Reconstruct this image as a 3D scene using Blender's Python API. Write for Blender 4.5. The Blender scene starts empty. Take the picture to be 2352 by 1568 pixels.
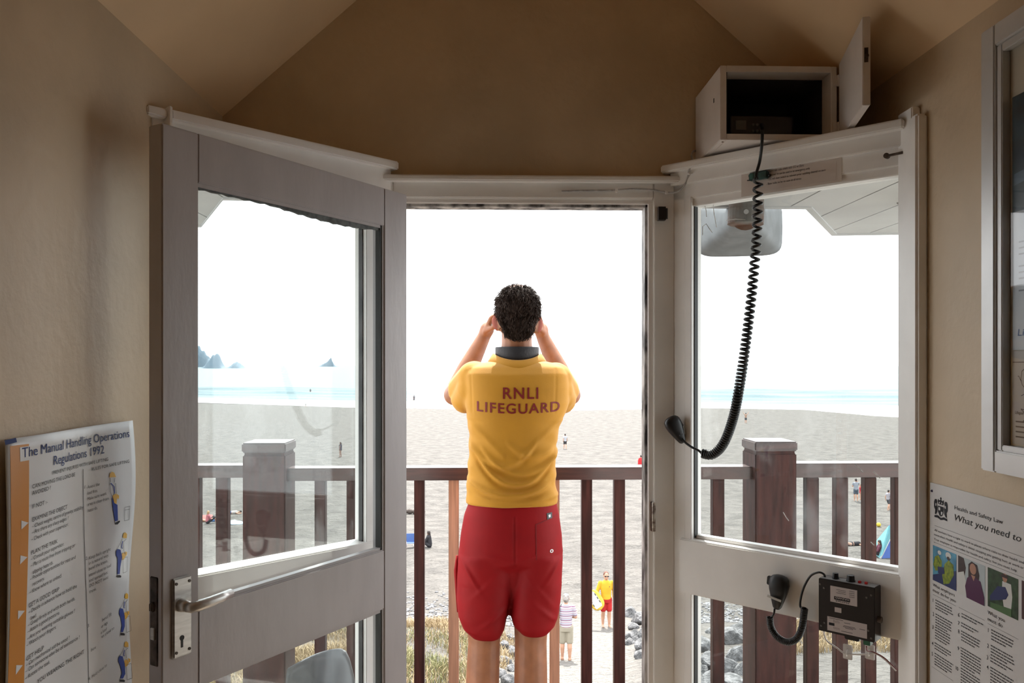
import bpy, bmesh, math, random
import numpy as np
from mathutils import Vector, Matrix, noise as mnoise

random.seed(7)
np.random.seed(7)
S = bpy.context.scene
COL = S.collection

# ------------------------------------------------------------------ camera
F, CX, HY, YAW, EYE = 1870.0, 1176.0, 838.0, math.radians(1.62), 1.48
cam = bpy.data.cameras.new('camera')
cam.sensor_width = 36.0
cam.lens = F / 2352 * 36.0
cam.shift_y = (HY - 784) / 2352
cam.clip_start = 0.02
cam.clip_end = 20000
camo = bpy.data.objects.new('camera', cam)
camo.location = (0, 0, EYE)
camo.rotation_euler = (math.radians(90), 0, -YAW)
COL.objects.link(camo)
S.camera = camo

# ------------------------------------------------------------------ sky, sun, exposure
w = bpy.data.worlds.new('hazy_sky')
S.world = w
w.use_nodes = True
wn = w.node_tree
bg = wn.nodes['Background']
bg.inputs[0].default_value = (0.97, 0.985, 1.0, 1)
bg.inputs[1].default_value = 3.0

sun = bpy.data.lights.new('sun', 'SUN')
sun.energy = 9.0
sun.angle = math.radians(1.2)
sun.color = (1.0, 0.95, 0.87)
suno = bpy.data.objects.new('sun', sun)
SUN_EL, SUN_AZ = math.radians(56), math.radians(4)
sd = Vector((math.sin(SUN_AZ) * math.cos(SUN_EL), math.cos(SUN_AZ) * math.cos(SUN_EL), math.sin(SUN_EL)))
suno.rotation_euler = sd.to_track_quat('Z', 'Y').to_euler()
suno.location = (2, 6, 9)
COL.objects.link(suno)

S.view_settings.view_transform = 'Standard'
S.view_settings.look = 'None'
S.view_settings.gamma = 1.0
S.view_settings.use_curve_mapping = False
S.view_settings.exposure = 0.33
S.cycles.max_bounces = 10
S.cycles.diffuse_bounces = 6
S.cycles.adaptive_threshold = 0.02
S.cycles.transparent_max_bounces = 24
S.cycles.use_denoising = True
S.cycles.caustics_reflective = False
S.cycles.caustics_refractive = False

# ------------------------------------------------------------------ photo geometry helpers
CY_, SY_ = math.cos(YAW), math.sin(YAW)
def ray(px, py):
    a, b = (px - CX) / F, (HY - py) / F
    return Vector((a * CY_ + SY_, CY_ - a * SY_, b))
def atY(px, py, Y):
    d = ray(px, py); k = Y / d.y
    return Vector((d.x * k, Y, EYE + d.z * k))
def atX(px, py, X):
    d = ray(px, py); k = X / d.x
    return Vector((X, d.y * k, EYE + d.z * k))
def onp(px, py, P, N):
    d = ray(px, py); o = Vector((0, 0, EYE))
    k = (P - o).dot(N) / d.dot(N)
    return o + d * k

# ------------------------------------------------------------------ materials
MATS = {}
def mat(name, col, rough=0.5, metal=0.0, var=0.0, vscale=8.0, bump=0.0, bscale=60.0, spec=0.5,
        sss=0.0, coat=0.0, stretch=None, col2=None, bdist=0.01, detail=4.0, sheen=0.0):
    if name in MATS: return MATS[name]
    m = bpy.data.materials.new(name); m.use_nodes = True
    nt = m.node_tree; b = nt.nodes['Principled BSDF']
    b.inputs['Base Color'].default_value = (*col, 1)
    b.inputs['Roughness'].default_value = rough
    b.inputs['Metallic'].default_value = metal
    b.inputs['Specular IOR Level'].default_value = spec
    if coat: b.inputs['Coat Weight'].default_value = coat; b.inputs['Coat Roughness'].default_value = 0.15
    if sheen: b.inputs['Sheen Weight'].default_value = sheen
    if sss:
        b.inputs['Subsurface Weight'].default_value = sss
        b.inputs['Subsurface Radius'].default_value = (0.02, 0.007, 0.003)
        b.inputs['Subsurface Scale'].default_value = 1.0
    tc = nt.nodes.new('ShaderNodeTexCoord'); mp = nt.nodes.new('ShaderNodeMapping')
    nt.links.new(tc.outputs['Object'], mp.inputs[0])
    if stretch: mp.inputs['Scale'].default_value = stretch
    if var or col2:
        n = nt.nodes.new('ShaderNodeTexNoise'); n.inputs['Scale'].default_value = vscale
        n.inputs['Detail'].default_value = detail
        nt.links.new(mp.outputs[0], n.inputs[0])
        r = nt.nodes.new('ShaderNodeValToRGB')
        c2 = col2 if col2 else tuple(max(0, c * (1 - var)) for c in col)
        c1 = col if col2 else tuple(min(1, c * (1 + var)) for c in col)
        r.color_ramp.elements[0].position = 0.35; r.color_ramp.elements[1].position = 0.65
        r.color_ramp.elements[0].color = (*c2, 1); r.color_ramp.elements[1].color = (*c1, 1)
        nt.links.new(n.outputs[0], r.inputs[0]); nt.links.new(r.outputs[0], b.inputs['Base Color'])
    if bump:
        n2 = nt.nodes.new('ShaderNodeTexNoise'); n2.inputs['Scale'].default_value = bscale
        n2.inputs['Detail'].default_value = 5
        nt.links.new(mp.outputs[0], n2.inputs[0])
        bp = nt.nodes.new('ShaderNodeBump'); bp.inputs['Strength'].default_value = bump
        bp.inputs['Distance'].default_value = bdist
        nt.links.new(n2.outputs[0], bp.inputs['Height']); nt.links.new(bp.outputs[0], b.inputs['Normal'])
    MATS[name] = m
    return m

def glass_mat(name, tint=(0.8, 0.83, 0.83), dirt=0.1, dscale=6.0, stretch=(1, 1, 1)):
    m = bpy.data.materials.new(name); m.use_nodes = True
    nt = m.node_tree; nt.nodes.clear()
    out = nt.nodes.new('ShaderNodeOutputMaterial')
    tr = nt.nodes.new('ShaderNodeBsdfTransparent'); tr.inputs[0].default_value = (*tint, 1)
    gl = nt.nodes.new('ShaderNodeBsdfGlossy'); gl.inputs[1].default_value = 0.02
    df = nt.nodes.new('ShaderNodeBsdfTranslucent'); df.inputs[0].default_value = (0.8, 0.82, 0.82, 1)
    lw = nt.nodes.new('ShaderNodeLayerWeight'); pw = nt.nodes.new('ShaderNodeMath'); pw.operation = 'POWER'; pw.inputs[1].default_value = 5.0
    fr = nt.nodes.new('ShaderNodeMath'); fr.operation = 'MULTIPLY_ADD'; fr.inputs[1].default_value = 0.9; fr.inputs[2].default_value = 0.035
    nt.links.new(lw.outputs['Facing'], pw.inputs[0]); nt.links.new(pw.outputs[0], fr.inputs[0])
    m1 = nt.nodes.new('ShaderNodeMixShader'); m2 = nt.nodes.new('ShaderNodeMixShader')
    nt.links.new(fr.outputs[0], m1.inputs[0]); nt.links.new(tr.outputs[0], m1.inputs[1]); nt.links.new(gl.outputs[0], m1.inputs[2])
    tc = nt.nodes.new('ShaderNodeTexCoord'); mp = nt.nodes.new('ShaderNodeMapping')
    mp.inputs['Scale'].default_value = stretch
    nt.links.new(tc.outputs['Object'], mp.inputs[0])
    n = nt.nodes.new('ShaderNodeTexNoise'); n.inputs['Scale'].default_value = dscale; n.inputs['Detail'].default_value = 6
    n.inputs['Roughness'].default_value = 0.65
    nt.links.new(mp.outputs[0], n.inputs[0])
    r = nt.nodes.new('ShaderNodeMapRange'); r.inputs[1].default_value = 0.57; r.inputs[2].default_value = 0.85
    r.inputs[3].default_value = 0.0015; r.inputs[4].default_value = dirt * 1.25
    nt.links.new(n.outputs[0], r.inputs[0]); nt.links.new(r.outputs[0], m2.inputs[0])
    nt.links.new(m1.outputs[0], m2.inputs[1]); nt.links.new(df.outputs[0], m2.inputs[2])
    nt.links.new(m2.outputs[0], out.inputs[0])
    MATS[name] = m
    return m

WALL = mat('cream_plaster', (0.60, 0.475, 0.33), 0.55, var=0.10, vscale=3.0, bump=0.35, bscale=38, bdist=0.006)
CEIL = mat('cream_ceiling_paint', (0.78, 0.57, 0.36), 0.6, var=0.06, vscale=2.0, bump=0.15, bscale=30, bdist=0.004)
PAINT = mat('white_gloss_paint', (0.87, 0.845, 0.82), 0.33, var=0.035, vscale=7, bump=0.12, bscale=30, bdist=0.003)
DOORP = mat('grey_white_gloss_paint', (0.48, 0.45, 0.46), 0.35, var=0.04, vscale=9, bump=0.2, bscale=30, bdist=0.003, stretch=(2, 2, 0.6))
PEEL = mat('peeled_paint_edge', (0.60, 0.58, 0.56), 0.6, col2=(0.03, 0.025, 0.025), vscale=26, stretch=(1, 1, 0.45), bump=0.4, bscale=40)
SEAL = mat('black_glazing_seal', (0.02, 0.02, 0.02), 0.6)
BROWN = mat('dark_brown_stained_wood', (0.050, 0.016, 0.013), 0.5, var=0.4, vscale=10, stretch=(6, 6, 0.6), bump=0.15, bscale=40, bdist=0.002, spec=.2)
RAILW = mat('handrail_varnished_brown_wood', (0.050, 0.016, 0.013), 0.45, var=0.35, vscale=10, stretch=(.6, 6, 6), bump=0.05, bscale=40, bdist=0.002, coat=.5)
NEWWOOD = mat('bare_orange_wood', (0.40, 0.215, 0.135), 0.6, var=0.2, vscale=8, stretch=(8, 8, 0.5), bump=0.15, bscale=50, bdist=0.002)
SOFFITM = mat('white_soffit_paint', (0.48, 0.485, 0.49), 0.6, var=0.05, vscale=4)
BLACKP = mat('black_plastic', (0.012, 0.012, 0.014), 0.38)
BLACKM = mat('black_steel_case', (0.016, 0.012, 0.013), 0.35, bump=0.1, bscale=200, bdist=0.001)
METAL = mat('brushed_aluminium', (0.62, 0.60, 0.58), 0.36, metal=0.85, var=0.08, vscale=20, stretch=(1, 1, 8))
BRASS = mat('worn_lock_steel', (0.10, 0.08, 0.07), 0.5, metal=0.7, var=0.5, vscale=40)
PAPERW = mat('laminated_white_paper', (0.74, 0.75, 0.77), 0.3, var=0.03, vscale=5, bump=0.25, bscale=7, bdist=0.01)
INKB = mat('black_ink', (0.02, 0.02, 0.025), 0.5, spec=0.15)
INKG = mat('grey_ink', (0.09, 0.09, 0.095), 0.5, spec=0.15)
INKN = mat('navy_ink', (0.015, 0.035, 0.16), 0.45, spec=0.15)
INKBL = mat('blue_ink', (0.02, 0.06, 0.36), 0.45, spec=0.15)
INKO = mat('orange_ink', (0.62, 0.24, 0.02), 0.35)
INKY = mat('yellow_ink', (0.82, 0.45, 0.02), 0.4)
GLASS = glass_mat('smeared_window_glass', (0.86, 0.885, 0.885), 0.09, 5.0, (1, 1, 0.5))
GLASS2 = glass_mat('dusty_door_glass', (0.95, 0.965, 0.965), 0.07, 4.0, (1, 1, 0.4))
BOARDGL = glass_mat('clear_board_glass', (0.97, 0.97, 0.97), 0.02, 3.0)

# ------------------------------------------------------------------ mesh helpers
def world_t(p):
    T = Vector(p.location)
    return T if p.parent is None else T + p.matrix_parent_inverse.translation + world_t(p.parent)
def link(o, parent=None):
    COL.objects.link(o)
    if parent is not None:
        o.parent = parent
        o.matrix_parent_inverse = Matrix.Translation(-world_t(parent))
    return o
def fin(name, V, Fc, m, parent=None, smooth=False, bevel=0.0, seg=2):
    me = bpy.data.meshes.new(name)
    me.from_pydata([tuple(v) for v in V], [], [tuple(f) for f in Fc])
    bm = bmesh.new(); bm.from_mesh(me)
    bmesh.ops.recalc_face_normals(bm, faces=bm.faces)
    if bevel:
        bmesh.ops.bevel(bm, geom=bm.edges[:], offset=bevel, segments=seg, affect='EDGES', clamp_overlap=True)
    bm.to_mesh(me); bm.free()
    if m: me.materials.append(m)
    if smooth:
        for p in me.polygons: p.use_smooth = True
    return link(bpy.data.objects.new(name, me), parent)
def empty(name, loc, parent=None):
    e = bpy.data.objects.new(name, None); e.empty_display_size = 0.05
    e.location = loc
    return link(e, parent)
def tag(o, label=None, cat=None, group=None, kind=None):
    if label: o['label'] = label
    if cat: o['category'] = cat
    if group: o['group'] = group
    if kind: o['kind'] = kind
    return o
BF = [(0, 3, 2, 1), (4, 5, 6, 7), (0, 1, 5, 4), (1, 2, 6, 5), (2, 3, 7, 6), (3, 0, 4, 7)]
def boxv(x0, x1, y0, y1, z0, z1, M=None):
    v = [Vector(p) for p in ((x0, y0, z0), (x1, y0, z0), (x1, y1, z0), (x0, y1, z0), (x0, y0, z1), (x1, y0, z1), (x1, y1, z1), (x0, y1, z1))]
    return [M @ p for p in v] if M else v
def box(name, x0, x1, y0, y1, z0, z1, m, parent=None, M=None, bevel=0.0):
    return fin(name, boxv(x0, x1, y0, y1, z0, z1, M), BF, m, parent, bevel=bevel)
def prism(name, poly, axis, a0, a1, m, parent=None, M=None, bevel=0.0, smooth=False):
    # poly: 2D points; axis: extrusion axis index
    V = []
    for a in (a0, a1):
        for p in poly:
            q = [p[0], p[1]]; q.insert(axis, a)
            v = Vector(q); V.append(M @ v if M else v)
    n = len(poly)
    Fc = [tuple(range(n))[::-1], tuple(range(n, 2 * n))] + [(i, (i + 1) % n, n + (i + 1) % n, n + i) for i in range(n)]
    return fin(name, V, Fc, m, parent, smooth=smooth, bevel=bevel)
def tube_geo(path, r, sides=8, cap=True):
    P = [Vector(p) for p in path]; n = len(P)
    R = r if hasattr(r, '__len__') else [r] * n
    V, Fc = [], []
    t0 = (P[1] - P[0]).normalized()
    up = Vector((0, 0, 1)) if abs(t0.z) < 0.9 else Vector((1, 0, 0))
    u = t0.cross(up).normalized()
    for i in range(n):
        t = (P[min(i + 1, n - 1)] - P[max(i - 1, 0)])
        t = t.normalized() if t.length > 1e-9 else t0
        u = (u - t * u.dot(t))
        u = u.normalized() if u.length > 1e-9 else t.orthogonal().normalized()
        v = t.cross(u)
        for k in range(sides):
            a = 2 * math.pi * k / sides
            V.append(P[i] + (u * math.cos(a) + v * math.sin(a)) * R[i])
    for i in range(n - 1):
        for k in range(sides):
            Fc.append((i * sides + k, i * sides + (k + 1) % sides, (i + 1) * sides + (k + 1) % sides, (i + 1) * sides + k))
    if cap:
        Fc.append(tuple(range(sides))[::-1]); Fc.append(tuple(range((n - 1) * sides, n * sides)))
    return V, Fc
def tube(name, path, r, m, parent=None, sides=8, smooth=True):
    V, Fc = tube_geo(path, r, sides)
    return fin(name, V, Fc, m, parent, smooth=smooth)
def merge(*geos):
    V, Fc = [], []
    for v, f in geos:
        o = len(V); V += list(v); Fc += [tuple(i + o for i in q) for q in f]
    return V, Fc
def cyl_geo(p0, p1, r0, r1=None, sides=20):
    return tube_geo([p0, p1], [r0, r0 if r1 is None else r1], sides)
def spline(pts, n):
    P = [Vector(p) for p in pts]; out = []
    Q = [P[0] * 2 - P[1]] + P + [P[-1] * 2 - P[-2]]
    segs = len(P) - 1
    for i in range(n + 1):
        s = i / n * segs; k = min(int(s), segs - 1); t = s - k
        a, b, c, d = Q[k], Q[k + 1], Q[k + 2], Q[k + 3]
        out.append(0.5 * ((2 * b) + (c - a) * t + (2 * a - 5 * b + 4 * c - d) * t * t + (3 * b - a - 3 * c + d) * t ** 3))
    return out
def coil_path(pts, radius, turns, per=12, n0=200):
    base = spline(pts, n0)
    L = [0.0]
    for i in range(n0): L.append(L[-1] + (base[i + 1] - base[i]).length)
    tot = L[-1]; N = int(turns * per); out = []
    u = None; j = 0
    for i in range(N + 1):
        s = i / N * tot
        while j < n0 - 1 and L[j + 1] < s: j += 1
        f = (s - L[j]) / max(1e-9, L[j + 1] - L[j]); p = base[j].lerp(base[j + 1], min(1, f))
        t = (base[j + 1] - base[j]).normalized()
        if u is None: u = t.orthogonal().normalized()
        u = (u - t * u.dot(t)).normalized(); v = t.cross(u)
        a = 2 * math.pi * i / per
        out.append(p + (u * math.cos(a) + v * math.sin(a)) * radius)
    return out

# text: returns flat 2D geometry (x right, y up), fitted to a width
_fc = bpy.data.curves.new('lettering_source', 'FONT'); _fc.resolution_u = 2
_fo = bpy.data.objects.new('lettering_source', _fc)
def text2d(s, size=1.0, width=None, bold=0.0, shear=0.0, spacing=1.0):
    _fc.resolution_u = 6 if spacing > 1 else 3; _fc.body = s; _fc.size = 1.0; _fc.space_character = spacing; _fc.offset = bold; _fc.shear = shear
    me = bpy.data.meshes.new_from_object(_fo)
    V = np.array([v.co[:2] for v in me.vertices]) if len(me.vertices) else np.zeros((0, 2))
    Fc = [tuple(p.vertices) for p in me.polygons]
    bpy.data.meshes.remove(me)
    if len(V) == 0: return V, Fc
    x0, x1 = V[:, 0].min(), V[:, 0].max()
    V[:, 0] -= x0
    cap = 0.729
    V[:, 1] *= size / cap
    V[:, 0] *= (width / (x1 - x0)) if width else size / cap
    return V, Fc


# ================================================================== THE ROOM
XL, XR, D, YB = -0.81, 1.055, 2.5, -1.9
LA, LB = Vector((XL, 2.0, 0)), Vector((-0.31, D, 0))          # left cut corner
RC, RE = Vector((0.567, D, 0)), Vector((XR, 2.012, 0))        # right cut corner
EAVE = 2.235
XM = (XL + XR) / 2
APEX = EAVE + (XM - XL) * math.tan(math.radians(41.5))
def struct(o): return tag(o, kind='structure')

FLOORM = mat('worn_wood_floor', (0.34, 0.275, 0.21), 0.5, var=0.12, vscale=6, stretch=(1, 8, 1))
fl = struct(fin('floor', [(XL - .1, YB, 0), (XR + .1, YB, 0), (XR + .1, 2.1, 0), (.60, D + .1, 0), (-.35, D + .1, 0), (XL - .1, 2.1, 0),
      (XL - .1, YB, -.1), (XR + .1, YB, -.1), (XR + .1, 2.1, -.1), (.60, D + .1, -.1), (-.35, D + .1, -.1), (XL - .1, 2.1, -.1)],
     [(0, 1, 2, 3, 4, 5), (11, 10, 9, 8, 7, 6)] + [(i, (i + 1) % 6, 6 + (i + 1) % 6, 6 + i) for i in range(6)], FLOORM))
struct(prism('wall_left', [(YB, 0), (LA.y, 0), (LA.y, 2.1), (D, 2.1), (D, EAVE + .08), (YB, EAVE + .08)], 0, XL - .1, XL, WALL))
struct(prism('wall_right', [(YB, 0), (RE.y, 0), (RE.y, 2.1), (D, 2.1), (D, EAVE + .08), (YB, EAVE + .08)], 0, XR, XR + .1, WALL))
struct(prism('wall_front', [(LB.x - .02, 2.03), (RC.x + .02, 2.03), (RC.x + .02, 2.1), (XR + .1, 2.1), (XR + .1, EAVE + .1), (XM, APEX + .12), (XL - .1, EAVE + .1), (XL - .1, 2.1), (LB.x - .02, 2.1)], 1, D, D + .1, WALL))
# plain back wall behind the viewer
struct(prism('wall_back', [(XL - .1, 0), (XR + .1, 0), (XR + .1, EAVE + .1), (XM, APEX + .12), (XL - .1, EAVE + .1)], 1, YB - .1, YB, mat('dark_wood_panelling', (.16, .11, .075), .6, var=.2, vscale=5, stretch=(6, 1, .5))))
# sloping ceiling, two planes meeting on the ridge
tn = math.tan(math.radians(41.5))
struct(prism('ceiling', [(XL - .12, EAVE - .12 * tn), (XM, APEX), (XR + .12, EAVE - .12 * tn), (XR + .12, EAVE - .12 * tn + .06), (XM, APEX + .06), (XL - .12, EAVE - .12 * tn + .06)], 1, YB - .1, D, CEIL))
struct(prism('roof', [(XL - .5, EAVE - .5 * tn + .10), (XM, APEX + .10), (XR + .5, EAVE - .5 * tn + .10), (XR + .5, EAVE - .5 * tn + .16), (XM, APEX + .16), (XL - .5, EAVE - .5 * tn + .16)], 1, YB - .4, D + .25, mat('roof_felt', (.2, .2, .2), .8)))
# boxed-in corners over the cut corners (shelf inside, boarded soffit outside)
struct(prism('trim_5', [(LA.x - .02, LA.y - .01), (LB.x + .01, LB.y + .02), (XL - .1, D + .1), (XL - .1, LA.y)], 2, 2.055, 2.088, PAINT))
struct(prism('trim_6', [(RE.x + .02, RE.y - .01), (RC.x - .01, RC.y + .02), (XR + .1, D + .1), (XR + .1, RE.y)], 2, 2.055, 2.088, PAINT))
def clip_poly(poly, x0, x1):
    def cut(P, x, keep_gt):
        out = []
        for i in range(len(P)):
            a, b = P[i], P[(i + 1) % len(P)]
            ia = (a[0] >= x) == keep_gt or a[0] == x; ib = (b[0] >= x) == keep_gt or b[0] == x
            if ia: out.append(a)
            if ia != ib:
                t = (x - a[0]) / (b[0] - a[0]); out.append((x, a[1] + t * (b[1] - a[1])))
        return out
    P = cut(poly, x0, True)
    return cut(P, x1, False) if P else P
sof = struct(empty('soffit', (XM, 2.7, 2.05)))
polyR = [(.56, 2.58), (1.14, 2.02), (1.14, 1.70), (1.95, 1.70), (1.95, 3.34), (1.47, 3.40), (1.13, 2.82), (.30, 2.80), (.30, 2.62)]
polyL = [(-.30, 2.58), (.30, 2.62), (.30, 2.80), (-.85, 2.72), (-1.14, 3.26), (-1.6, 3.2), (-1.6, 1.70), (-.90, 1.70), (-.90, 2.02)]
def boards(poly, xs):
    for a, b in zip(xs[:-1], xs[1:]):
        P = clip_poly(poly, a + .003, b - .003)
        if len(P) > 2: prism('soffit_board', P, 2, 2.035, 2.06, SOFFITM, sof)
# convex pieces so that clipping stays clean
for P in ([(.30, 2.62), (.56, 2.60), (1.06, 2.10), (1.13, 2.10), (1.13, 2.82), (.30, 2.80)], [(1.13, 1.7), (1.95, 1.7), (1.95, 3.34), (1.47, 3.40), (1.13, 2.82)]):
    boards(P, [.30, .50, .69, .87, 1.055, 1.24, 1.42, 1.60, 1.78, 1.95])
for P in ([(-.88, 2.10), (-.80, 2.10), (-.30, 2.60), (.30, 2.62), (.30, 2.80), (-.88, 2.72)], [(-.88, 1.7), (-.88, 2.74), (-1.14, 3.26), (-1.6, 3.2), (-1.6, 1.7)]):
    boards(P, [-1.6, -1.42, -1.24, -1.06, -.88, -.70, -.52, -.34, -.15, .04, .30])
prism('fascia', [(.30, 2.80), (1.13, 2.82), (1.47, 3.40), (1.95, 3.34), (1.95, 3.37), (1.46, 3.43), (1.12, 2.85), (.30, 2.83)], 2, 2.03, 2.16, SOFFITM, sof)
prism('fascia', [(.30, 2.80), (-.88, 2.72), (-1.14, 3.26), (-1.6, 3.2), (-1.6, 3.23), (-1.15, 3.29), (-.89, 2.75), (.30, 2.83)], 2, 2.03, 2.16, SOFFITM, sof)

# ---- frame of a wall facet: local u along facet, v out of the room, z up
def facet_matrix(P0, P1, inward):
    u = (P1 - P0).normalized(); n = Vector((u.y, -u.x, 0))
    if n.dot(inward) < 0: n = -n
    return Matrix(((u.x, n.x, 0, P0.x), (u.y, n.y, 0, P0.y), (0, 0, 1, 0), (0, 0, 0, 1)))   # v = +into the room
MR = facet_matrix(RC, RE, Vector((-1, -1, 0)))
ML = facet_matrix(LA, LB, Vector((1, -1, 0)))
LENR, LENL = (RE - RC).length, (LB - LA).length

# right window
w2 = struct(empty('window_2', (.8, 2.25, 0)))
gu0, gu1 = 0.068, LENR - 0.028
box('stile', 0.0, 0.045, -.06, 0.0, 0, 2.07, PAINT, w2, MR, .002)
box('glazing_bead', 0.045, gu0, -.055, 0.004, 0.0, 1.99, PAINT, w2, MR, .002)
box('stile', gu1, LENR, -.06, 0.0, 0, 2.07, PAINT, w2, MR, .002)
box('head_rail', 0.0, LENR, -.06, 0.0, 1.985, 2.075, PAINT, w2, MR, .002)
box('head_bead', gu0 - .02, gu1, -.055, -.006, 1.962, 1.988, PAINT, w2, MR, .002)
box('middle_rail', 0.03, LENR - .005, -.06, 0.012, .787, .952, PAINT, w2, MR, .004)
box('sill_bead', gu0, gu1, -.05, -.02, .952, .962, PAINT, w2, MR, .002)
box('bottom_rail', 0.0, LENR, -.06, 0.0, 0, .18, PAINT, w2, MR, .003)
for z0, z1 in ((.955, 1.975), (.17, .79)):
    box('pane', gu0 - .01, gu1 + .01, -.034, -.030, z0, z1, GLASS, w2, MR)
for z0, z1 in ((.955, 1.965), (.18, .787)):
    box('glazing_seal', gu0 - .001, gu0 + .003, -.0295, -.012, z0, z1, SEAL, w2, MR)
SMEAR = mat('white_paint_smear', (.75, .77, .77), .5)
NRw = MR.to_3x3() @ Vector((0, 1, 0))
pg = lambda px, py: onp(px, py, MR @ Vector((0, -.0292, 0)), NRw)
for pts in ([(1638, 470), (1640, 490), (1646, 522)], [(1619, 472), (1622, 484), (1623, 498)], [(1614, 540), (1614, 520), (1622, 514), (1630, 526), (1636, 534)], [(1964, 1066), (1972, 1074), (1982, 1084)], [(2006, 1083), (2014, 1090), (2022, 1098)], [(1668, 506), (1690, 503), (1712, 504)], [(2000, 1244), (2008, 1252)], [(1799, 1176), (1806, 1188), (1812, 1196)]):
    tube('paint_smear', [pg(*p) for p in pts] if len(pts) > 2 else [pg(*pts[0]), pg(*pts[1])], .0012, SMEAR, w2, sides=5)
# left window (behind the open door)
w1 = struct(empty('window_1', (-.56, 2.25, 0)))
box('stile', 0.0, 0.06, -.06, 0.0, 0, 2.07, PAINT, w1, ML, .002)
box('stile', LENL - .06, LENL, -.06, 0.0, 0, 2.07, PAINT, w1, ML, .002)
box('glazing_bead', LENL - .082, LENL - .06, -.055, 0.004, 0, 1.97, PAINT, w1, ML, .002)
box('head_rail', 0.0, LENL, -.06, 0.0, 1.975, 2.075, PAINT, w1, ML, .002)
box('middle_rail', 0.0, LENL - .03, -.06, 0.012, .787, .952, PAINT, w1, ML, .004)
box('bottom_rail', 0.0, LENL, -.06, 0.0, 0, .18, PAINT, w1, ML, .003)
for z0, z1 in ((.945, 1.98), (.17, .79)):
    box('pane', .05, LENL - .07, -.034, -.030, z0, z1, GLASS, w1, ML)
    box('glazing_seal', LENL - .086, LENL - .082, -.03, -.012, z0, z1, SEAL, w1, ML)

# centre door frame
f1 = struct(empty('trim_1', (.13, D, 0)))
jl, jr = -0.292, 0.507
box('jamb', LB.x - .01, jl, D - .005, D + .07, 0, 2.06, PAINT, f1, bevel=.003)
box('jamb', jr, RC.x + .004, D - .006, D + .07, 0, 2.06, PAINT, f1, bevel=.003)
box('door_stop', jr - .014, jr + .004, D + .005, D + .068, 0, 1.99, PAINT, f1, bevel=.002)
box('rebate_edge', jr - .022, jr - .010, D + .02, D + .075, 0, 1.985, PEEL, f1, bevel=.002)
box('head', jl + .0005, jr - .0005, D - .005, D + .069, 1.992, 2.05, PAINT, f1, bevel=.003)
box('head_stop', jl, jr, D + .004, D + .068, 1.978, 1.996, PAINT, f1, bevel=.002)
box('head_rebate', jl, jr - .01, D + .02, D + .075, 1.970, 1.982, PEEL, f1, bevel=.001)
box('threshold', jl, jr, D - .01, D + .1, 0, .03, PAINT, f1, bevel=.004)
# ledges (cornices) along the tops of the three facets
struct(box('trim_2', atY(857, 405, D - .035).x, atY(1567, 405, D - .035).x, D - .035, D + .0, 2.038, 2.056, PAINT, bevel=.004))
t3 = struct(empty('trim_3', (-.56, 2.25, 2.05)))
box('fascia_board', -.015, LENL, 0.0, .018, 1.99, 2.085, PAINT, t3, ML, .002)
box('ledge', 0.022, LENL + .012, 0.0, .042, 2.072, 2.097, PAINT, t3, ML, .004)
box('ledge_end', -.035, 0.014, 0.0, .040, 2.074, 2.096, PAINT, t3, ML, .004)
box('cable_cover', .014, .023, 0.0, .046, 2.03, 2.103, PAINT, t3, ML, .002)
t4 = struct(empty('trim_4', (.8, 2.25, 2.05)))
box('fascia_board', 0.0, LENR, 0.0, .014, 2.030, 2.075, PAINT, t4, MR, .002)
box('ledge', -.018, LENR - .004, 0.0, .042, 2.068, 2.091, PAINT, t4, MR, .004)
t7 = struct(empty('trim_7', (XR, 2.0, 0)))
box('architrave', XR - .022, XR, 1.962, 2.03, 0, 2.112, PAINT, t7, bevel=.003)
box('architrave_strip', XR - .030, XR, 1.925, 1.964, 0, 2.085, PAINT, t7, bevel=.006)

# ---- open door: local u from lock edge to hinge edge, v towards the viewer's right side, z up
DA, DB = atY(372, 600, 1.70), atY(935, 600, 2.40)
DA.z = DB.z = 0
MD = facet_matrix(DA, DB, Vector((1, -1, 0)))
DW = (DB - DA).length
def du(px): 
    p = onp(px, 838, DA, Vector((MD[0][1], MD[1][1], 0))); return (p - DA).dot(Vector((MD[0][0], MD[1][0], 0)))
g0, g1 = du(457), du(883)
DT = 1.98
d1 = struct(empty('door_1', (DB.x, DB.y, 0)))
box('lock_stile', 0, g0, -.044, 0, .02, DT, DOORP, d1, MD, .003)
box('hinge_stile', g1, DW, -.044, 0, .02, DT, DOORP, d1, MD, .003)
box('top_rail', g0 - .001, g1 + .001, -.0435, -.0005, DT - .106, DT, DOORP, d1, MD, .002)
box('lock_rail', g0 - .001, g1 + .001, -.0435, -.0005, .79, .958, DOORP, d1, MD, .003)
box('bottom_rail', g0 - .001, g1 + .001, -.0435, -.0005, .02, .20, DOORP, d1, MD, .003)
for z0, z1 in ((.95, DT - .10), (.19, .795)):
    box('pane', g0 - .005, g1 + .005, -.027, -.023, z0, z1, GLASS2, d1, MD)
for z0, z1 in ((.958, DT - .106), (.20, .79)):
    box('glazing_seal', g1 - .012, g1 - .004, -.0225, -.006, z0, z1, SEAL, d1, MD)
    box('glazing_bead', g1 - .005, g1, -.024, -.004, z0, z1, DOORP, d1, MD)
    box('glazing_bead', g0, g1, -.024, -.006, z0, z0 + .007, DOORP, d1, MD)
    box('glazing_bead', g0, g1, -.022, -.006, z1 - .008, z1, DOORP, d1, MD)
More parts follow.
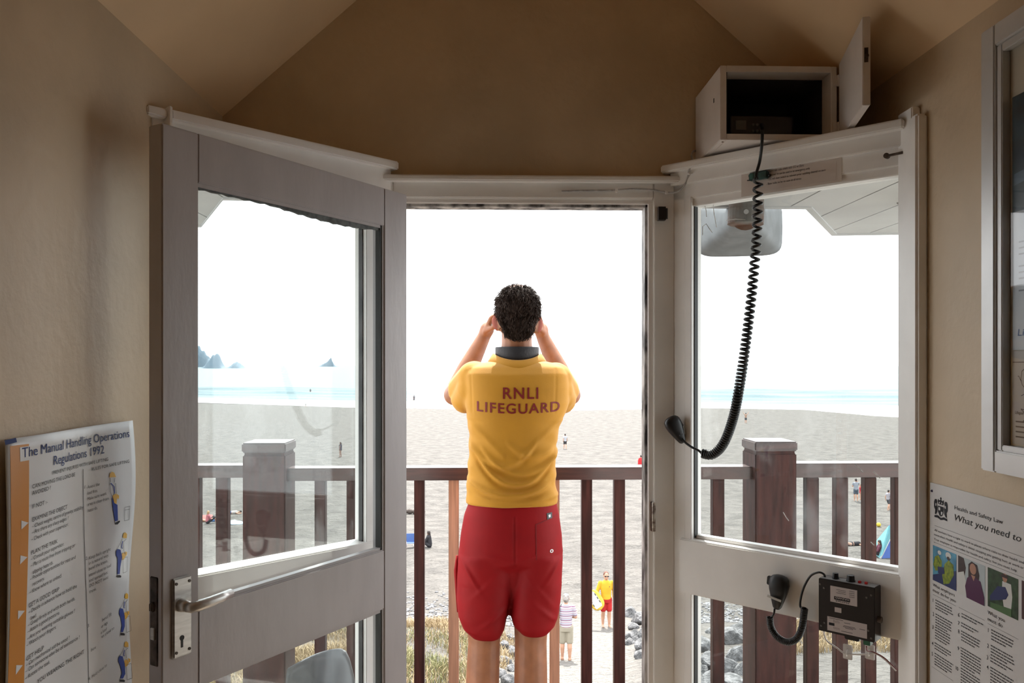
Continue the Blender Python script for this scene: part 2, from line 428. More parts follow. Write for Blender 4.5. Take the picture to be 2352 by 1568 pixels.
# ragged putty along the top of the glass
pv = []
nu = 40
for i in range(nu + 1):
    u = g0 + (g1 - g0) * i / nu
    dz = .004 + .012 * max(0, math.sin((i / nu - .35) * 3.4)) * (1 if i / nu > .35 else 0) * (1 - (i / nu) ** 8) + .0015 * math.sin(i * 2.3)
    pv.append((u, DT - .113)); pv.append((u, DT - .113 - dz))
V = [MD @ Vector((u, -.020, z)) for u, z in pv] + [MD @ Vector((u, -.010, z)) for u, z in pv]
n2 = len(pv); Fc = []
for i in range(nu):
    a = 2 * i
    Fc += [(a, a + 2, a + 3, a + 1), (n2 + a, n2 + a + 1, n2 + a + 3, n2 + a + 2), (a + 1, a + 3, n2 + a + 3, n2 + a + 1), (a, n2 + a, n2 + a + 2, a + 2)]
fin('ragged_putty', V, Fc, mat('dark_putty', (.10, .11, .11), .7, var=.4, vscale=60), d1)
# lock furniture
hp = box('handle_plate', du(393), du(437), 0, .007, .93 - .065, .93 + .104, METAL, d1, MD, .004)
box('handle_plate_back', du(397), du(441), -.0505, -.044, .865, 1.034, METAL, d1, MD, .003)
hu, hz = du(411), 0.975
V, Fc = merge(cyl_geo(MD @ Vector((hu, .005, hz)), MD @ Vector((hu, .03, hz)), .014, .011, 18),
              tube_geo([MD @ Vector(p) for p in ((hu - .004, .030, hz), (hu, .040, hz), (hu + .012, .046, hz + .001), (hu + .035, .049, hz + .003), (hu + .068, .048, hz + .005), (hu + .098, .045, hz + .007))], [.010, .0115, .0118, .0115, .011, .010], 12))
fin('lever', V, Fc, METAL, d1, smooth=True)
ku = du(413)
V, Fc = merge(cyl_geo(MD @ Vector((ku, .006, .906)), MD @ Vector((ku, .0078, .906)), .0055, None, 14),
              (boxv(ku - .0025, ku + .0025, .006, .0078, .886, .905, MD), BF))
fin('keyhole', V, Fc, SEAL, d1)
for a, b in ((du(400), 1.022), (du(430), 1.022), (du(400), .878), (du(430), .878)):
    V, Fc = cyl_geo(MD @ Vector((a, .0065, b)), MD @ Vector((a, .0085, b)), .0032, None, 10); fin('screw', V, Fc, BRASS, d1)
box('lock_faceplate', -.0025, .002, -.036, -.012, .855, 1.04, BRASS, d1, MD, .0015)
box('lock_bolt', -.006, .001, -.030, -.018, .91, .935, METAL, d1, MD, .001)
box('latch', -.010, .001, -.031, -.019, .968, .988, BRASS, d1, MD, .003)
for z in (.25, 1.0, 1.75):
    V, Fc = cyl_geo(MD @ Vector((DW + .004, -.048, z)), MD @ Vector((DW + .004, -.048, z + .09)), .006, None, 12); fin('hinge', V, Fc, BRASS, d1, smooth=True)
# small fittings
def fit(o, label, cat, group=None): return tag(o, label, cat, group)
p = atY(1521, 490, D - .02)
V, Fc = merge((boxv(p.x - .012, p.x + .010, D - .026, D - .006, p.z - .021, p.z + .020), BF), cyl_geo((p.x + .012, D - .016, p.z - .016), (p.x + .012, D - .016, p.z + .016), .006, None, 10))
fit(fin('door_catch', V, Fc, BLACKM, None), 'small black door catch on the right jamb near the top', 'catch')
pz = atY(1507, 1185, D).z
hin = box('hinge', jr - .009, jr - .003, D - .006, D + .004, pz - .045, pz + .045, mat('rusty_brown_iron', (.09, .045, .03), .8, var=.5, vscale=60), f1, bevel=.001)
V, Fc = cyl_geo((jr - .001, D - .012, pz - .044), (jr - .001, D - .012, pz + .044), .006, None, 12)
fin('hinge_knuckle', V, Fc, mat('flaking_cream_paint', (.62, .56, .48), .6, col2=(.12, .07, .05), vscale=50), hin, smooth=True)
bo = empty('stay_bolt', MR @ Vector((LENR - .03, .02, 2.03))); fit(bo, 'thin dark iron stay bolt on the right window head', 'bolt')
a_, b_ = onp(2037, 358, MR @ Vector((0, .02, 0)), MR.to_3x3() @ Vector((0, 1, 0))), onp(2074, 350, MR @ Vector((0, .02, 0)), MR.to_3x3() @ Vector((0, 1, 0)))
tube('rod', [a_, a_.lerp(b_, .5), b_], .0035, BRASS, bo)
V, Fc = cyl_geo(a_ + Vector((.004, .004, 0)), a_ + Vector((-.004, -.004, 0)), .007, None, 12); fin('knob', V, Fc, BRASS, bo)

# ================================================================== BALCONY
dk = struct(empty('balcony_floor', (.2, 3.0, 0)))
for i in range(8):
    y = D + .08 + i * .118
    box('deck_board', -2.2, 2.6, y, y + .112, -.045, -.005 if y > 2.7 else -.012, BROWN, dk, bevel=.003)
for i, x in enumerate((-1.9, -.6, .8, 2.3)): box('joist', x, x + .06, D + .06, 3.6, -.2, -.046, BROWN, dk)
rl = empty('balcony_railing', (.2, 3.3, 0))
tag(rl, 'dark brown wooden balcony railing with square posts and upright balusters', 'railing')
YF = 3.20                                             # front faces of the posts
def rx(px, Y): return atY(px, 1000, Y).x
plx0, plx1 = rx(557, YF), rx(655, YF)
prx0, prx1 = rx(1735, YF), rx(1830, YF)
PS = plx1 - plx0
for (a, b) in ((plx0, plx1), (prx0, prx1)):
    post = box('post', a, b, YF, YF + PS, -.18, 1.128, BROWN, rl, bevel=.004)
    box('post_cap', a - .003, b + .003, YF - .004, YF + PS + .004, 1.138, 1.176, RAILW, post, bevel=.005)
    box('cap_neck', a + .006, b - .006, YF + .006, YF + PS - .006, 1.127, 1.139, BROWN, post)
RY0, RY1 = 3.235, 3.325
box('handrail', plx1 - .004, prx0 + .004, RY0, RY1, 1.022, 1.072, RAILW, rl, bevel=.004)
box('handrail', prx1 - .004, 2.35, RY0 - .005, RY1, 1.028, 1.085, RAILW, rl, bevel=.004)
box('handrail', -2.2, plx0 + .004, RY0 + .10, RY1 + .10, 1.022, 1.072, RAILW, rl, bevel=.004)
for px, wd, bare in ((963, 23, 0), (1042, 23, 1), (1119, 23, 0), (1196, 23, 0), (1274, 22, 1), (1348, 24, 0), (1423, 25, 0), (1500, 24, 0), (1572, 24, 0), (1650, 27, 0),
               (1866, 29, 0), (1933, 29, 0), (1999, 27, 0), (2067, 27, 0), (2130, 30, 0), (2196, 30, 0), (808, 23, 0), (886, 23, 0), (735, 24, 0), (510, 28, 0), (445, 28, 0), (380, 28, 0), (315, 28, 0)):
    dy = .10 if px < 557 else 0
    c = rx(px, RY0 + .03 + dy); h = wd * 3.28 / F / 2
    box('baluster', c - h, c + h, RY0 + .025 + dy, RY0 + .065 + dy, -.15, 1.024, NEWWOOD if bare else BROWN, rl, bevel=.002)
for a, b, dy in ((plx1, prx0, 0), (prx1, 2.35, 0), (-2.2, plx0, .10)):
    box('bottom_rail', a, b, RY0 + .02 + dy, RY0 + .07 + dy, .06, .11, BROWN, rl, bevel=.003)

# low grey plastic chair out on the balcony
ch = empty('plastic_chair', (-.55, 2.95, 0)); tag(ch, 'grey moulded plastic chair on the balcony behind the open door', 'chair')
GREYP = mat('grey_moulded_plastic', (.10, .105, .115), .3, var=.05)
cL, cR = atY(655, 1500, 2.95).x, atY(812, 1500, 2.95).x
V, Fc = [], []
NU, NV = 14, 9
def chair_top(s): return .455 - .05 * (1 - s) ** 1.2 - .16 * max(0, (s - .72) / .28) ** 2.2
for side in (0, 1):
    for j in range(NV + 1):
        t = j / NV
        for i in range(NU + 1):
            s = i / NU
            z = .16 + (chair_top(s) - .16) * t
            x = cL + (cR - cL) * s + .02 * t
            y = 2.93 + .07 * t + .10 * (2 * s - 1) ** 2 * -1 + (.012 if side else 0)
            V.append((x, y, z))
n1 = (NU + 1) * (NV + 1)
for sd_ in (0, 1):
    for j in range(NV):
        for i in range(NU):
            a = sd_ * n1 + j * (NU + 1) + i; Fc.append((a, a + 1, a + NU + 2, a + NU + 1))
for i in range(NU):
    Fc += [(i, i + 1, n1 + i + 1, n1 + i), (NV * (NU + 1) + i, NV * (NU + 1) + i + 1, n1 + NV * (NU + 1) + i + 1, n1 + NV * (NU + 1) + i)]
for j in range(NV):
    a = j * (NU + 1); Fc += [(a, a + NU + 1, n1 + a + NU + 1, n1 + a), (a + NU, a + 2 * NU + 1, n1 + a + 2 * NU + 1, n1 + a + NU)]
fin('backrest', V, Fc, GREYP, ch, smooth=True)
prism('seat', [(cL + .01, 2.93), (cR - .01, 2.93), (cR - .03, 2.66), (cL + .03, 2.66)], 2, .15, .17, GREYP, ch, bevel=.006)
for x, y in ((cL + .03, 2.90), (cR - .03, 2.90), (cL + .04, 2.69), (cR - .04, 2.69)):
    box('leg', x - .015, x + .015, y - .015, y + .015, -.005, .152, GREYP, ch, bevel=.004)

# ================================================================== BEACH, SEA, ISLANDS
PROF = [(0, 3.4), (5, 4.0), (9, 5.0), (12, 5.65), (19.8, 7.2), (26.2, 8.43), (34, 9.3), (48, 10.0), (63, 10.3), (100, 10.35), (200, 10.42), (400, 11.2), (9000, 30)]
def drop(y): return float(np.interp(y, [p[0] for p in PROF], [p[1] for p in PROF]))
def pathx(y): return 2.0 + 0.2 * (y - 19.8)
def ground(x, y, fine=True):
    d = drop(y)
    bank = 0.55 * min(1, max(0, (abs(x - pathx(y)) - 1.3) / 1.8)) * min(1, max(0, (27 - y) / 5))
    z = EYE - d + bank
    if fine and y < 130:
        k = 1 if y > 24 else .35
        z += k * (.09 * mnoise.noise((x * .7, y * .55, 0)) + .035 * mnoise.noise((x * 2.1, y * 1.6, 3)))
    return z
def hitg(px, py):
    d = ray(px, py); y = 4.0
    while y < 900:
        k = y / d.y
        if EYE + d.z * k <= ground(d.x * k, y, False): break
        y *= 1.004
    k = y / d.y
    return Vector((d.x * k, y, ground(d.x * k, y, True)))

def sand_mat():
    m = mat('pale_rippled_sand', (0.128, 0.118, 0.107), 0.8, col2=(0.070, 0.064, 0.058), vscale=0.9, detail=10, spec=.4)
    nt = m.node_tree; b = nt.nodes['Principled BSDF']
    tc = [n for n in nt.nodes if n.type == 'TEX_COORD'][0]
    mp = nt.nodes.new('ShaderNodeMapping'); nt.links.new(tc.outputs['Object'], mp.inputs[0])
    n1 = nt.nodes.new('ShaderNodeTexNoise'); n1.inputs['Scale'].default_value = 6.5; n1.inputs['Detail'].default_value = 3
    n1.inputs['Roughness'].default_value = .55; n1.inputs['Distortion'].default_value = .6
    nt.links.new(mp.outputs[0], n1.inputs[0])
    v1 = nt.nodes.new('ShaderNodeTexVoronoi'); v1.inputs['Scale'].default_value = 3.6; v1.feature = 'SMOOTH_F1'
    nt.links.new(mp.outputs[0], v1.inputs[0])
    ad = nt.nodes.new('ShaderNodeMath'); ad.operation = 'MULTIPLY_ADD'; ad.inputs[1].default_value = .7
    nt.links.new(v1.outputs['Distance'], ad.inputs[0]); nt.links.new(n1.outputs[0], ad.inputs[2])
    # pale dry sand of the trodden path
    base = b.inputs['Base Color'].links[0].from_socket
    sx = nt.nodes.new('ShaderNodeSeparateXYZ'); nt.links.new(tc.outputs['Object'], sx.inputs[0])
    ml = nt.nodes.new('ShaderNodeMath'); ml.operation = 'MULTIPLY_ADD'; ml.inputs[1].default_value = -.2; nt.links.new(sx.outputs['Y'], ml.inputs[0]); nt.links.new(sx.outputs['X'], ml.inputs[2])
    sb = nt.nodes.new('ShaderNodeMath'); sb.operation = 'SUBTRACT'; sb.inputs[1].default_value = -1.96; nt.links.new(ml.outputs[0], sb.inputs[0])
    ab = nt.nodes.new('ShaderNodeMath'); ab.operation = 'ABSOLUTE'; nt.links.new(sb.outputs[0], ab.inputs[0])
    r1 = nt.nodes.new('ShaderNodeMapRange'); r1.interpolation_type = 'SMOOTHSTEP'; r1.inputs[1].default_value = 1.0; r1.inputs[2].default_value = 2.2; r1.inputs[3].default_value = 1; r1.inputs[4].default_value = 0
    nt.links.new(ab.outputs[0], r1.inputs[0])
    r2 = nt.nodes.new('ShaderNodeMapRange'); r2.interpolation_type = 'SMOOTHSTEP'; r2.inputs[1].default_value = 24; r2.inputs[2].default_value = 34; r2.inputs[3].default_value = 1; r2.inputs[4].default_value = 0
    nt.links.new(sx.outputs['Y'], r2.inputs[0])
    mu = nt.nodes.new('ShaderNodeMath'); mu.operation = 'MULTIPLY'; nt.links.new(r1.outputs[0], mu.inputs[0]); nt.links.new(r2.outputs[0], mu.inputs[1])
    mixc = nt.nodes.new('ShaderNodeMixRGB'); mixc.inputs[2].default_value = (.165, .155, .141, 1); nt.links.new(mu.outputs[0], mixc.inputs[0]); nt.links.new(base, mixc.inputs[1]); nt.links.new(mixc.outputs[0], b.inputs['Base Color'])
    bp = nt.nodes.new('ShaderNodeBump'); bp.inputs['Strength'].default_value = 1.0; bp.inputs['Distance'].default_value = .2
    nt.links.new(ad.outputs[0], bp.inputs['Height']); nt.links.new(bp.outputs[0], b.inputs['Normal'])
    return m
SAND = sand_mat()
ys = list(np.concatenate([np.linspace(3.9, 14, 22), np.geomspace(14.5, 130, 230), np.geomspace(133, 700, 30)]))
NA = 210
V, Fc = [], []
for y in ys:
    for i in range(NA + 1):
        a = -0.95 + 1.95 * i / NA
        x = a * (y + 4); V.append((x, y, ground(x, y)))
for j in range(len(ys) - 1):
    for i in range(NA):
        k = j * (NA + 1) + i; Fc.append((k, k + 1, k + NA + 2, k + NA + 1))
struct(fin('ground', V, Fc, SAND, smooth=True))
# bank under the hut
box('ground_plinth', -6, 6, -8, 3.95, -2.4, -.25, mat('hut_base_render', (.5, .48, .44), .8, var=.1), None)
struct(bpy.data.objects['ground_plinth'])

SEAZ = EYE - 10.36
shore_px = [(-500, 905), (455, 913), (830, 920), (1100, 924), (1300, 924), (1600, 926), (1850, 929), (1960, 930), (2065, 931), (2352, 936), (2900, 945)]
sa, sy_ = [], []
for px, py in shore_px:
    d = ray(px, py); k = (SEAZ - EYE) / d.z; sa.append(d.x / d.y); sy_.append(d.y * k)
wa, wy_ = [], []
for px, py in [(-500, 916), (455, 924), (830, 936), (1100, 946), (1300, 950), (1600, 938), (1850, 944), (1960, 965), (2065, 1002), (2200, 1050), (2352, 1110), (2900, 1300)]:
    d = ray(px, py); k = (SEAZ - EYE) / d.z; wa.append(d.x / d.y); wy_.append(d.y * k)
def shoreY(a): return float(np.interp(a, sa, sy_))
SEAM = mat('pale_blue_sea', (0.085, 0.142, 0.158), 0.3, var=.08, vscale=.05, stretch=(.3, 1, 1), spec=0.08)
nt = SEAM.node_tree; b = nt.nodes['Principled BSDF']
nn = nt.nodes.new('ShaderNodeTexNoise'); nn.inputs['Scale'].default_value = .5; nn.inputs['Detail'].default_value = 6
mp = nt.nodes.new('ShaderNodeMapping'); mp.inputs['Scale'].default_value = (.3, 1, 1)
nt.links.new([n for n in nt.nodes if n.type == 'TEX_COORD'][0].outputs['Object'], mp.inputs[0]); nt.links.new(mp.outputs[0], nn.inputs[0])
bp = nt.nodes.new('ShaderNodeBump'); bp.inputs['Strength'].default_value = .35; bp.inputs['Distance'].default_value = .5
nt.links.new(nn.outputs[0], bp.inputs['Height']); nt.links.new(bp.outputs[0], b.inputs['Normal'])
ts = list(np.concatenate([[0], np.linspace(2, 130, 110), np.geomspace(140, 9000, 26)]))
V, Fc = [], []
NA = 160
for t in ts:
    for i in range(NA + 1):
        a = -0.95 + 1.95 * i / NA
        y = shoreY(a) + t
        z = SEAZ
        if 0 < t < 131:
            for c, hgt, wd, ph in ((9, .20, 2.6, 0), (24, .38, 3.0, 1.7), (44, .55, 3.4, 3.1), (78, .5, 4.5, 4.4), (110, .45, 5, 2.2)):
                cc = c + 3 * math.sin(a * 9 + ph) + 2 * math.sin(a * 31 + ph * 2)
                z += 2.2 * hgt * (.45 + .55 * max(0, mnoise.noise((a * 14, ph, 0)) + .4)) * math.exp(-((t - cc) / wd) ** 2)
        V.append((a * y, y, z))
for j in range(len(ts) - 1):
    for i in range(NA):
        k = j * (NA + 1) + i; Fc.append((k, k + 1, k + NA + 2, k + NA + 1))
struct(fin('sea', V, Fc, SEAM, smooth=True))
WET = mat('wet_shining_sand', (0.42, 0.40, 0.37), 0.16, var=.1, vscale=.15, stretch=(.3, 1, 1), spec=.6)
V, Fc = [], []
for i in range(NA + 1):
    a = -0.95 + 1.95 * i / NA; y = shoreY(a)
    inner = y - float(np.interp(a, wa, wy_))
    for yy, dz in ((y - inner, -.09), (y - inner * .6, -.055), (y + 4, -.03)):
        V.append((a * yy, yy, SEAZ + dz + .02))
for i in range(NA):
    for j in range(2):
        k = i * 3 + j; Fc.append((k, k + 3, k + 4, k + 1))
struct(fin('wet_sand', V, Fc, WET, smooth=True))

ISLM = mat('haze_tinted_rock', (0.15, 0.205, 0.25), 0.9, var=.12, vscale=.01)  # distance haze put into the rock's base colour as a blue tint
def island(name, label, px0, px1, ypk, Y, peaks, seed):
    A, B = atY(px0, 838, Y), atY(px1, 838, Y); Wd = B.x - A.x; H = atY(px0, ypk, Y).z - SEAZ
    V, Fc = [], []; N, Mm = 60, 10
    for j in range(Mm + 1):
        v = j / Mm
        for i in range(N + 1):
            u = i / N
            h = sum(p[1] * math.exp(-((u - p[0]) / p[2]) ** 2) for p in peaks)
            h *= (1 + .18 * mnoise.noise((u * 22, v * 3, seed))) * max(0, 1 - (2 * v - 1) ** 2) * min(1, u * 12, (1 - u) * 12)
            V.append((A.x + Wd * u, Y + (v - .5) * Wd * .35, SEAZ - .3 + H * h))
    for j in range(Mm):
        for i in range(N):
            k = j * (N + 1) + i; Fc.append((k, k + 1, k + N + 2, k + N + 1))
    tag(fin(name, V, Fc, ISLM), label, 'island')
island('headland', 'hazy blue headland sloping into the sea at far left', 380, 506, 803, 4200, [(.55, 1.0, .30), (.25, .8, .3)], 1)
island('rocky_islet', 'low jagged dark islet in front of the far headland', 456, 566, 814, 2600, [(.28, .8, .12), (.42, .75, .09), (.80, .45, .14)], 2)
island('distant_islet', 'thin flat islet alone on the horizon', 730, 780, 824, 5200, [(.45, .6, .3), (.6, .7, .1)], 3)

# ================================================================== BODIES
def capsule(p0, r0, p1, r1, n=14, cap=5):
    p0, p1 = Vector(p0), Vector(p1); t = (p1 - p0)
    t = t.normalized() if t.length > 1e-6 else Vector((0, 0, 1))
    path, rad = [], []
    for i in range(cap):
        a = math.pi / 2 * (1 - (i + .15) / cap); path.append(p0 - t * r0 * math.sin(a)); rad.append(r0 * math.cos(a))
    path += [p0, p1]; rad += [r0, r1]
    for i in range(cap):
        a = math.pi / 2 * ((i + .85) / cap); path.append(p1 + t * r1 * math.sin(a)); rad.append(r1 * math.cos(a))
    return tube_geo(path, rad, n)
def ellipsoid(c, r, R=None, n=18, m=12):
    V, Fc = [], []
    for j in range(m + 1):
        th = math.pi * (j + .001) / (m + .002)
        for i in range(n):
            ph = 2 * math.pi * i / n
            v = Vector((r[0] * math.sin(th) * math.cos(ph), r[1] * math.sin(th) * math.sin(ph), r[2] * math.cos(th)))
            V.append(Vector(c) + (R @ v if R else v))
    for j in range(m):
        for i in range(n): Fc.append((j * n + i, j * n + (i + 1) % n, (j + 1) * n + (i + 1) % n, (j + 1) * n + i))
    Fc.append(tuple(range(n))); Fc.append(tuple(range(m * n, (m + 1) * n))[::-1])
    return V, Fc
def ringloft(rings, n=36, p=2.4):
    # rings: (cx, cy, z, rx, ry_front, ry_back[, slope])
    V, Fc = [], []
    for rg in rings:
        cx, cy, z, rx_, rf, rb = rg[:6]; tilt = rg[6] if len(rg) > 6 else 0
        for i in range(n):
            a = 2 * math.pi * i / n; c, s = math.cos(a), math.sin(a)
            x = math.copysign(abs(c) ** (2 / p), c) * rx_; y = math.copysign(abs(s) ** (2 / p), s) * (rf if s > 0 else rb)
            V.append(Vector((cx + x, cy + y, z + tilt * x)))
    for j in range(len(rings) - 1):
        for i in range(n): Fc.append((j * n + i, j * n + (i + 1) % n, (j + 1) * n + (i + 1) % n, (j + 1) * n + i))
    Fc.append(tuple(range(n))[::-1]); Fc.append(tuple(range((len(rings) - 1) * n, len(rings) * n)))
    return V, Fc
def blob(name, geos, m, parent, voxel, smooth=6, post=None, smooth_f=.5):
    V, Fc = merge(*geos)
    me = bpy.data.meshes.new(name + '_raw'); me.from_pydata([tuple(v) for v in V], [], Fc)
    bm = bmesh.new(); bm.from_mesh(me); bmesh.ops.recalc_face_normals(bm, faces=bm.faces); bm.to_mesh(me); bm.free()
    o = bpy.data.objects.new(name + '_raw', me); COL.objects.link(o)
    r = o.modifiers.new('r', 'REMESH'); r.mode = 'VOXEL'; r.voxel_size = voxel
    if smooth:
        s_ = o.modifiers.new('s', 'SMOOTH'); s_.factor = smooth_f; s_.iterations = smooth
    dg = bpy.context.evaluated_depsgraph_get(); dg.update()
    me2 = bpy.data.meshes.new_from_object(o.evaluated_get(dg)); me2.name = name
    bpy.data.objects.remove(o); bpy.data.meshes.remove(me)
    me2.materials.clear(); me2.materials.append(m)
    if post:
        N = len(me2.vertices); co = np.empty(N * 3); me2.vertices.foreach_get('co', co); co = co.reshape(-1, 3)
        no = np.empty(N * 3); me2.vertices.foreach_get('normal', no); no = no.reshape(-1, 3)
        me2.vertices.foreach_set('co', post(co, no).ravel())
    for p in me2.polygons: p.use_smooth = True
    return link(bpy.data.objects.new(name, me2), parent)
def hand_geo(wrist, tip_dir, palm_n, side_dir, sc=1.0, curl=1.0):
    # palm, four curled fingers of different length and a thumb from the side of the palm
    W_ = Vector(wrist); t = Vector(tip_dir).normalized(); n = Vector(palm_n); n = (n - t * n.dot(t)).normalized(); s = Vector(side_dir); s = (s - t * s.dot(t) - n * s.dot(n)).normalized()
    G = [capsule(W_, .026 * sc, W_ + t * .03 * sc, .030 * sc)]
    for k in range(4):
        off = (k - 1.5) * .0195 * sc
        b = W_ + t * .085 * sc + s * off
        G.append(capsule(W_ + t * .025 * sc + s * off * .8, .0135 * sc, b, .0115 * sc, 10))
        L = (.043, .048, .045, .036)[k] * sc; r = .0092 * sc
        p = b; ang = 0
        for q, fr in enumerate((1.0, .62, .5)):
            ang += (0.55, .8, .6)[q] * curl
            dv = t * math.cos(ang) + n * math.sin(ang)
            q2 = p + dv * L * fr; G.append(capsule(p, r, q2, r * .93, 10)); p = q2; r *= .95
    b = W_ + t * .028 * sc - s * .026 * sc
    th1 = b + (t * .55 - s * .55 + n * .45).normalized() * .042 * sc
    th2 = th1 + (t * .75 - s * .05 + n * .65).normalized() * .034 * sc
    G += [capsule(W_ + t * .015 * sc - s * .012 * sc, .016 * sc, b, .0145 * sc, 10), capsule(b, .0135 * sc, th1, .011 * sc, 10), capsule(th1, .0108 * sc, th2, .009 * sc, 10)]
    return G

SKIN = mat('tanned_skin', (0.30, 0.12, 0.055), 0.5, var=.12, vscale=25, sss=.12, bump=.1, bscale=90, bdist=.002)
SHIRTM = mat('yellow_polo_cotton', (0.49, 0.228, 0.006), 0.75, var=.04, vscale=12, bump=.18, bscale=260, bdist=.0015, sheen=.15)
SHORTM = mat('red_swim_short_fabric', (0.25, 0.0015, 0.004), 0.65, var=.07, vscale=10, bump=.15, bscale=240, bdist=.0015, spec=.25)
HAIRM = mat('dark_brown_hair', (0.034, 0.022, 0.017), 0.65, var=.4, vscale=60, stretch=(1, 1, .2), spec=.1)

MY = 2.98
def mp_(px, py, dy=0.0): return atY(px, py, MY + dy)
def mr(px0, px1, py, cyo, rf, rb, tilt=0):
    a, b = mp_(px0, py), mp_(px1, py); return ((a.x + b.x) / 2, MY + cyo, (a.z + b.z) / 2, (b.x - a.x) / 2, rf, rb, tilt)
man = empty('person', (mp_(1178, 838).x, MY, 0))
tag(man, 'person seen from behind in yellow lifeguard polo and red shorts, holding binoculars up', 'person')
# joints
shL, shR = mp_(1090, 863, .02), mp_(1275, 866, .02)
elL, elR = mp_(1044, 906, .21), mp_(1309, 906, .21)
wrL, wrR = mp_(1112, 772, .30), mp_(1247, 774, .30)
hdL, hdR = mp_(1132, 742, .285), mp_(1238, 744, .285)
hc = mp_(1189, 722, .03)
body = []
body += [capsule(shL, .055, elL, .043), capsule(elL, .043, wrL.lerp(elL, .55), .041), capsule(wrL.lerp(elL, .55), .041, wrL, .027)]
body += [capsule(shR, .055, elR, .043), capsule(elR, .043, wrR.lerp(elR, .55), .041), capsule(wrR.lerp(elR, .55), .041, wrR, .027)]
body += hand_geo(wrL, (hdL - wrL) + Vector((.01, -.01, .05)), (.75, -.1, -.1), (0, 1, .2), 1.0, 1.0)
body += hand_geo(wrR, (hdR - wrR) + Vector((-.01, -.01, .05)), (-.75, -.1, -.1), (0, 1, .2), 1.0, 1.0)
# torso inside the clothes, neck, head with a face on the far side
body += [ringloft([mr(1095, 1262, 960, 0, .09, .09), mr(1095, 1262, 1060, 0, .085, .085), mr(1088, 1270, 1180, 0, .09, .10), mr(1075, 1280, 1255, 0, .09, .105)]),
         ringloft([mr(1120, 1250, 860, .0, .08, .08), mr(1095, 1265, 960, 0, .10, .09)]),
         capsule(mp_(1187, 850, .0), .062, mp_(1187, 770, .02), .056), ellipsoid(hc, (.076, .095, .112)), ellipsoid(hc + Vector((0, .03, -.055)), (.058, .072, .07)),
         ellipsoid(hc + Vector((0, .105, -.018)), (.015, .022, .03)), ellipsoid(hc + Vector((0, .085, .02)), (.05, .02, .012)), ellipsoid(hc + Vector((0, .088, -.075)), (.028, .016, .016)), ellipsoid(hc + Vector((0, .083, -.055)), (.024, .016, .007))]
for sgn, bx_, by_ in ((-1, 1141, 741), (1, 1236, 747)):
    e = mp_(bx_, by_, .015); R = Matrix.Rotation(sgn * .16, 3, 'Y') @ Matrix.Rotation(sgn * .5, 3, 'Z')
    body += [ellipsoid(e, (.021, .0085, .033), R), ellipsoid(e + Vector((-sgn * .010, .006, -.006)), (.014, .012, .022), R)]
for (kx, bx_, hx, ay) in ((1112, 1110, 1116, 1675), (1219, 1221, 1222, 1680)):
    hip, kn, cf, an = mp_(hx, 1300, -.0), mp_(kx, 1470, .0), mp_(bx_ - 2, 1575, -.015), mp_(bx_ + 2, 1705, -.01)
    body += [capsule(hip, .076, kn, .060), capsule(kn, .0595, cf, .062), capsule(cf, .062, an, .037), capsule(an, .037, Vector((an.x, an.y, .045)), .036),
             ellipsoid((an.x, MY + .055, .038), (.046, .125, .038)), ellipsoid((an.x, MY + .12, .03), (.05, .06, .028))]
def post_body(co, no):
    co[:, 2] = np.maximum(co[:, 2], .002); return co
bodyo = blob('body', body, SKIN, man, .0055, 5, post_body)
EAR = mat('thin_red_ear_skin', (0.36, 0.09, 0.05), 0.5, sss=.3)
nt = EAR.node_tree; b = nt.nodes['Principled BSDF']; tl = nt.nodes.new('ShaderNodeBsdfTranslucent'); tl.inputs[0].default_value = (.50, .07, .03, 1)
mx = nt.nodes.new('ShaderNodeMixShader'); mx.inputs[0].default_value = .35; nt.links.new(b.outputs[0], mx.inputs[1]); nt.links.new(tl.outputs[0], mx.inputs[2]); nt.links.new(mx.outputs[0], nt.nodes['Material Output'].inputs[0])
bodyo.data.materials.append(EAR)
for pl in bodyo.data.polygons:
    c_ = pl.center
    if abs(c_.y - (MY + .015)) < .03 and abs(c_.z - hc.z + .033) < .04 and abs(c_.x - hc.x) > .0745: pl.material_index = 1
# polo shirt
SHX = mp_(1178, 838).x
shirt = [ringloft([mr(1140, 1240, 826, .015, .07, .066), mr(1106, 1272, 834, .01, .08, .076), mr(1076, 1297, 843, .005, .092, .088), mr(1065, 1305, 860, 0, .10, .105), mr(1066, 1308, 890, 0, .115, .118), mr(1068, 1306, 925, 0, .118, .118),
                   mr(1074, 1292, 960, 0, .115, .112), mr(1077, 1280, 1000, 0, .112, .105), mr(1076, 1277, 1050, 0, .11, .102), mr(1073, 1277, 1090, 0, .112, .106), mr(1070, 1278, 1120, 0, .113, .110), mr(1071, 1281, 1140, 0, .115, .114), mr(1072, 1282, 1155, 0, .115, .115)], 48, 2.35)]
for (s0, e0, dx) in ((shL, elL, -1), (shR, elR, 1)):
    d = (e0 - s0); e1 = s0 + d * .50
    shirt += [capsule(s0 + Vector((0, -.005, -.008)), .064, e1 + Vector((0, 0, -.012)), .062, 20), capsule(s0 + Vector((dx * .008, -.012, -.045)), .058, e1 + Vector((dx * -.004, -.03, -.052)), .052, 20)]
zf = lambda py: mp_(1178, py).z
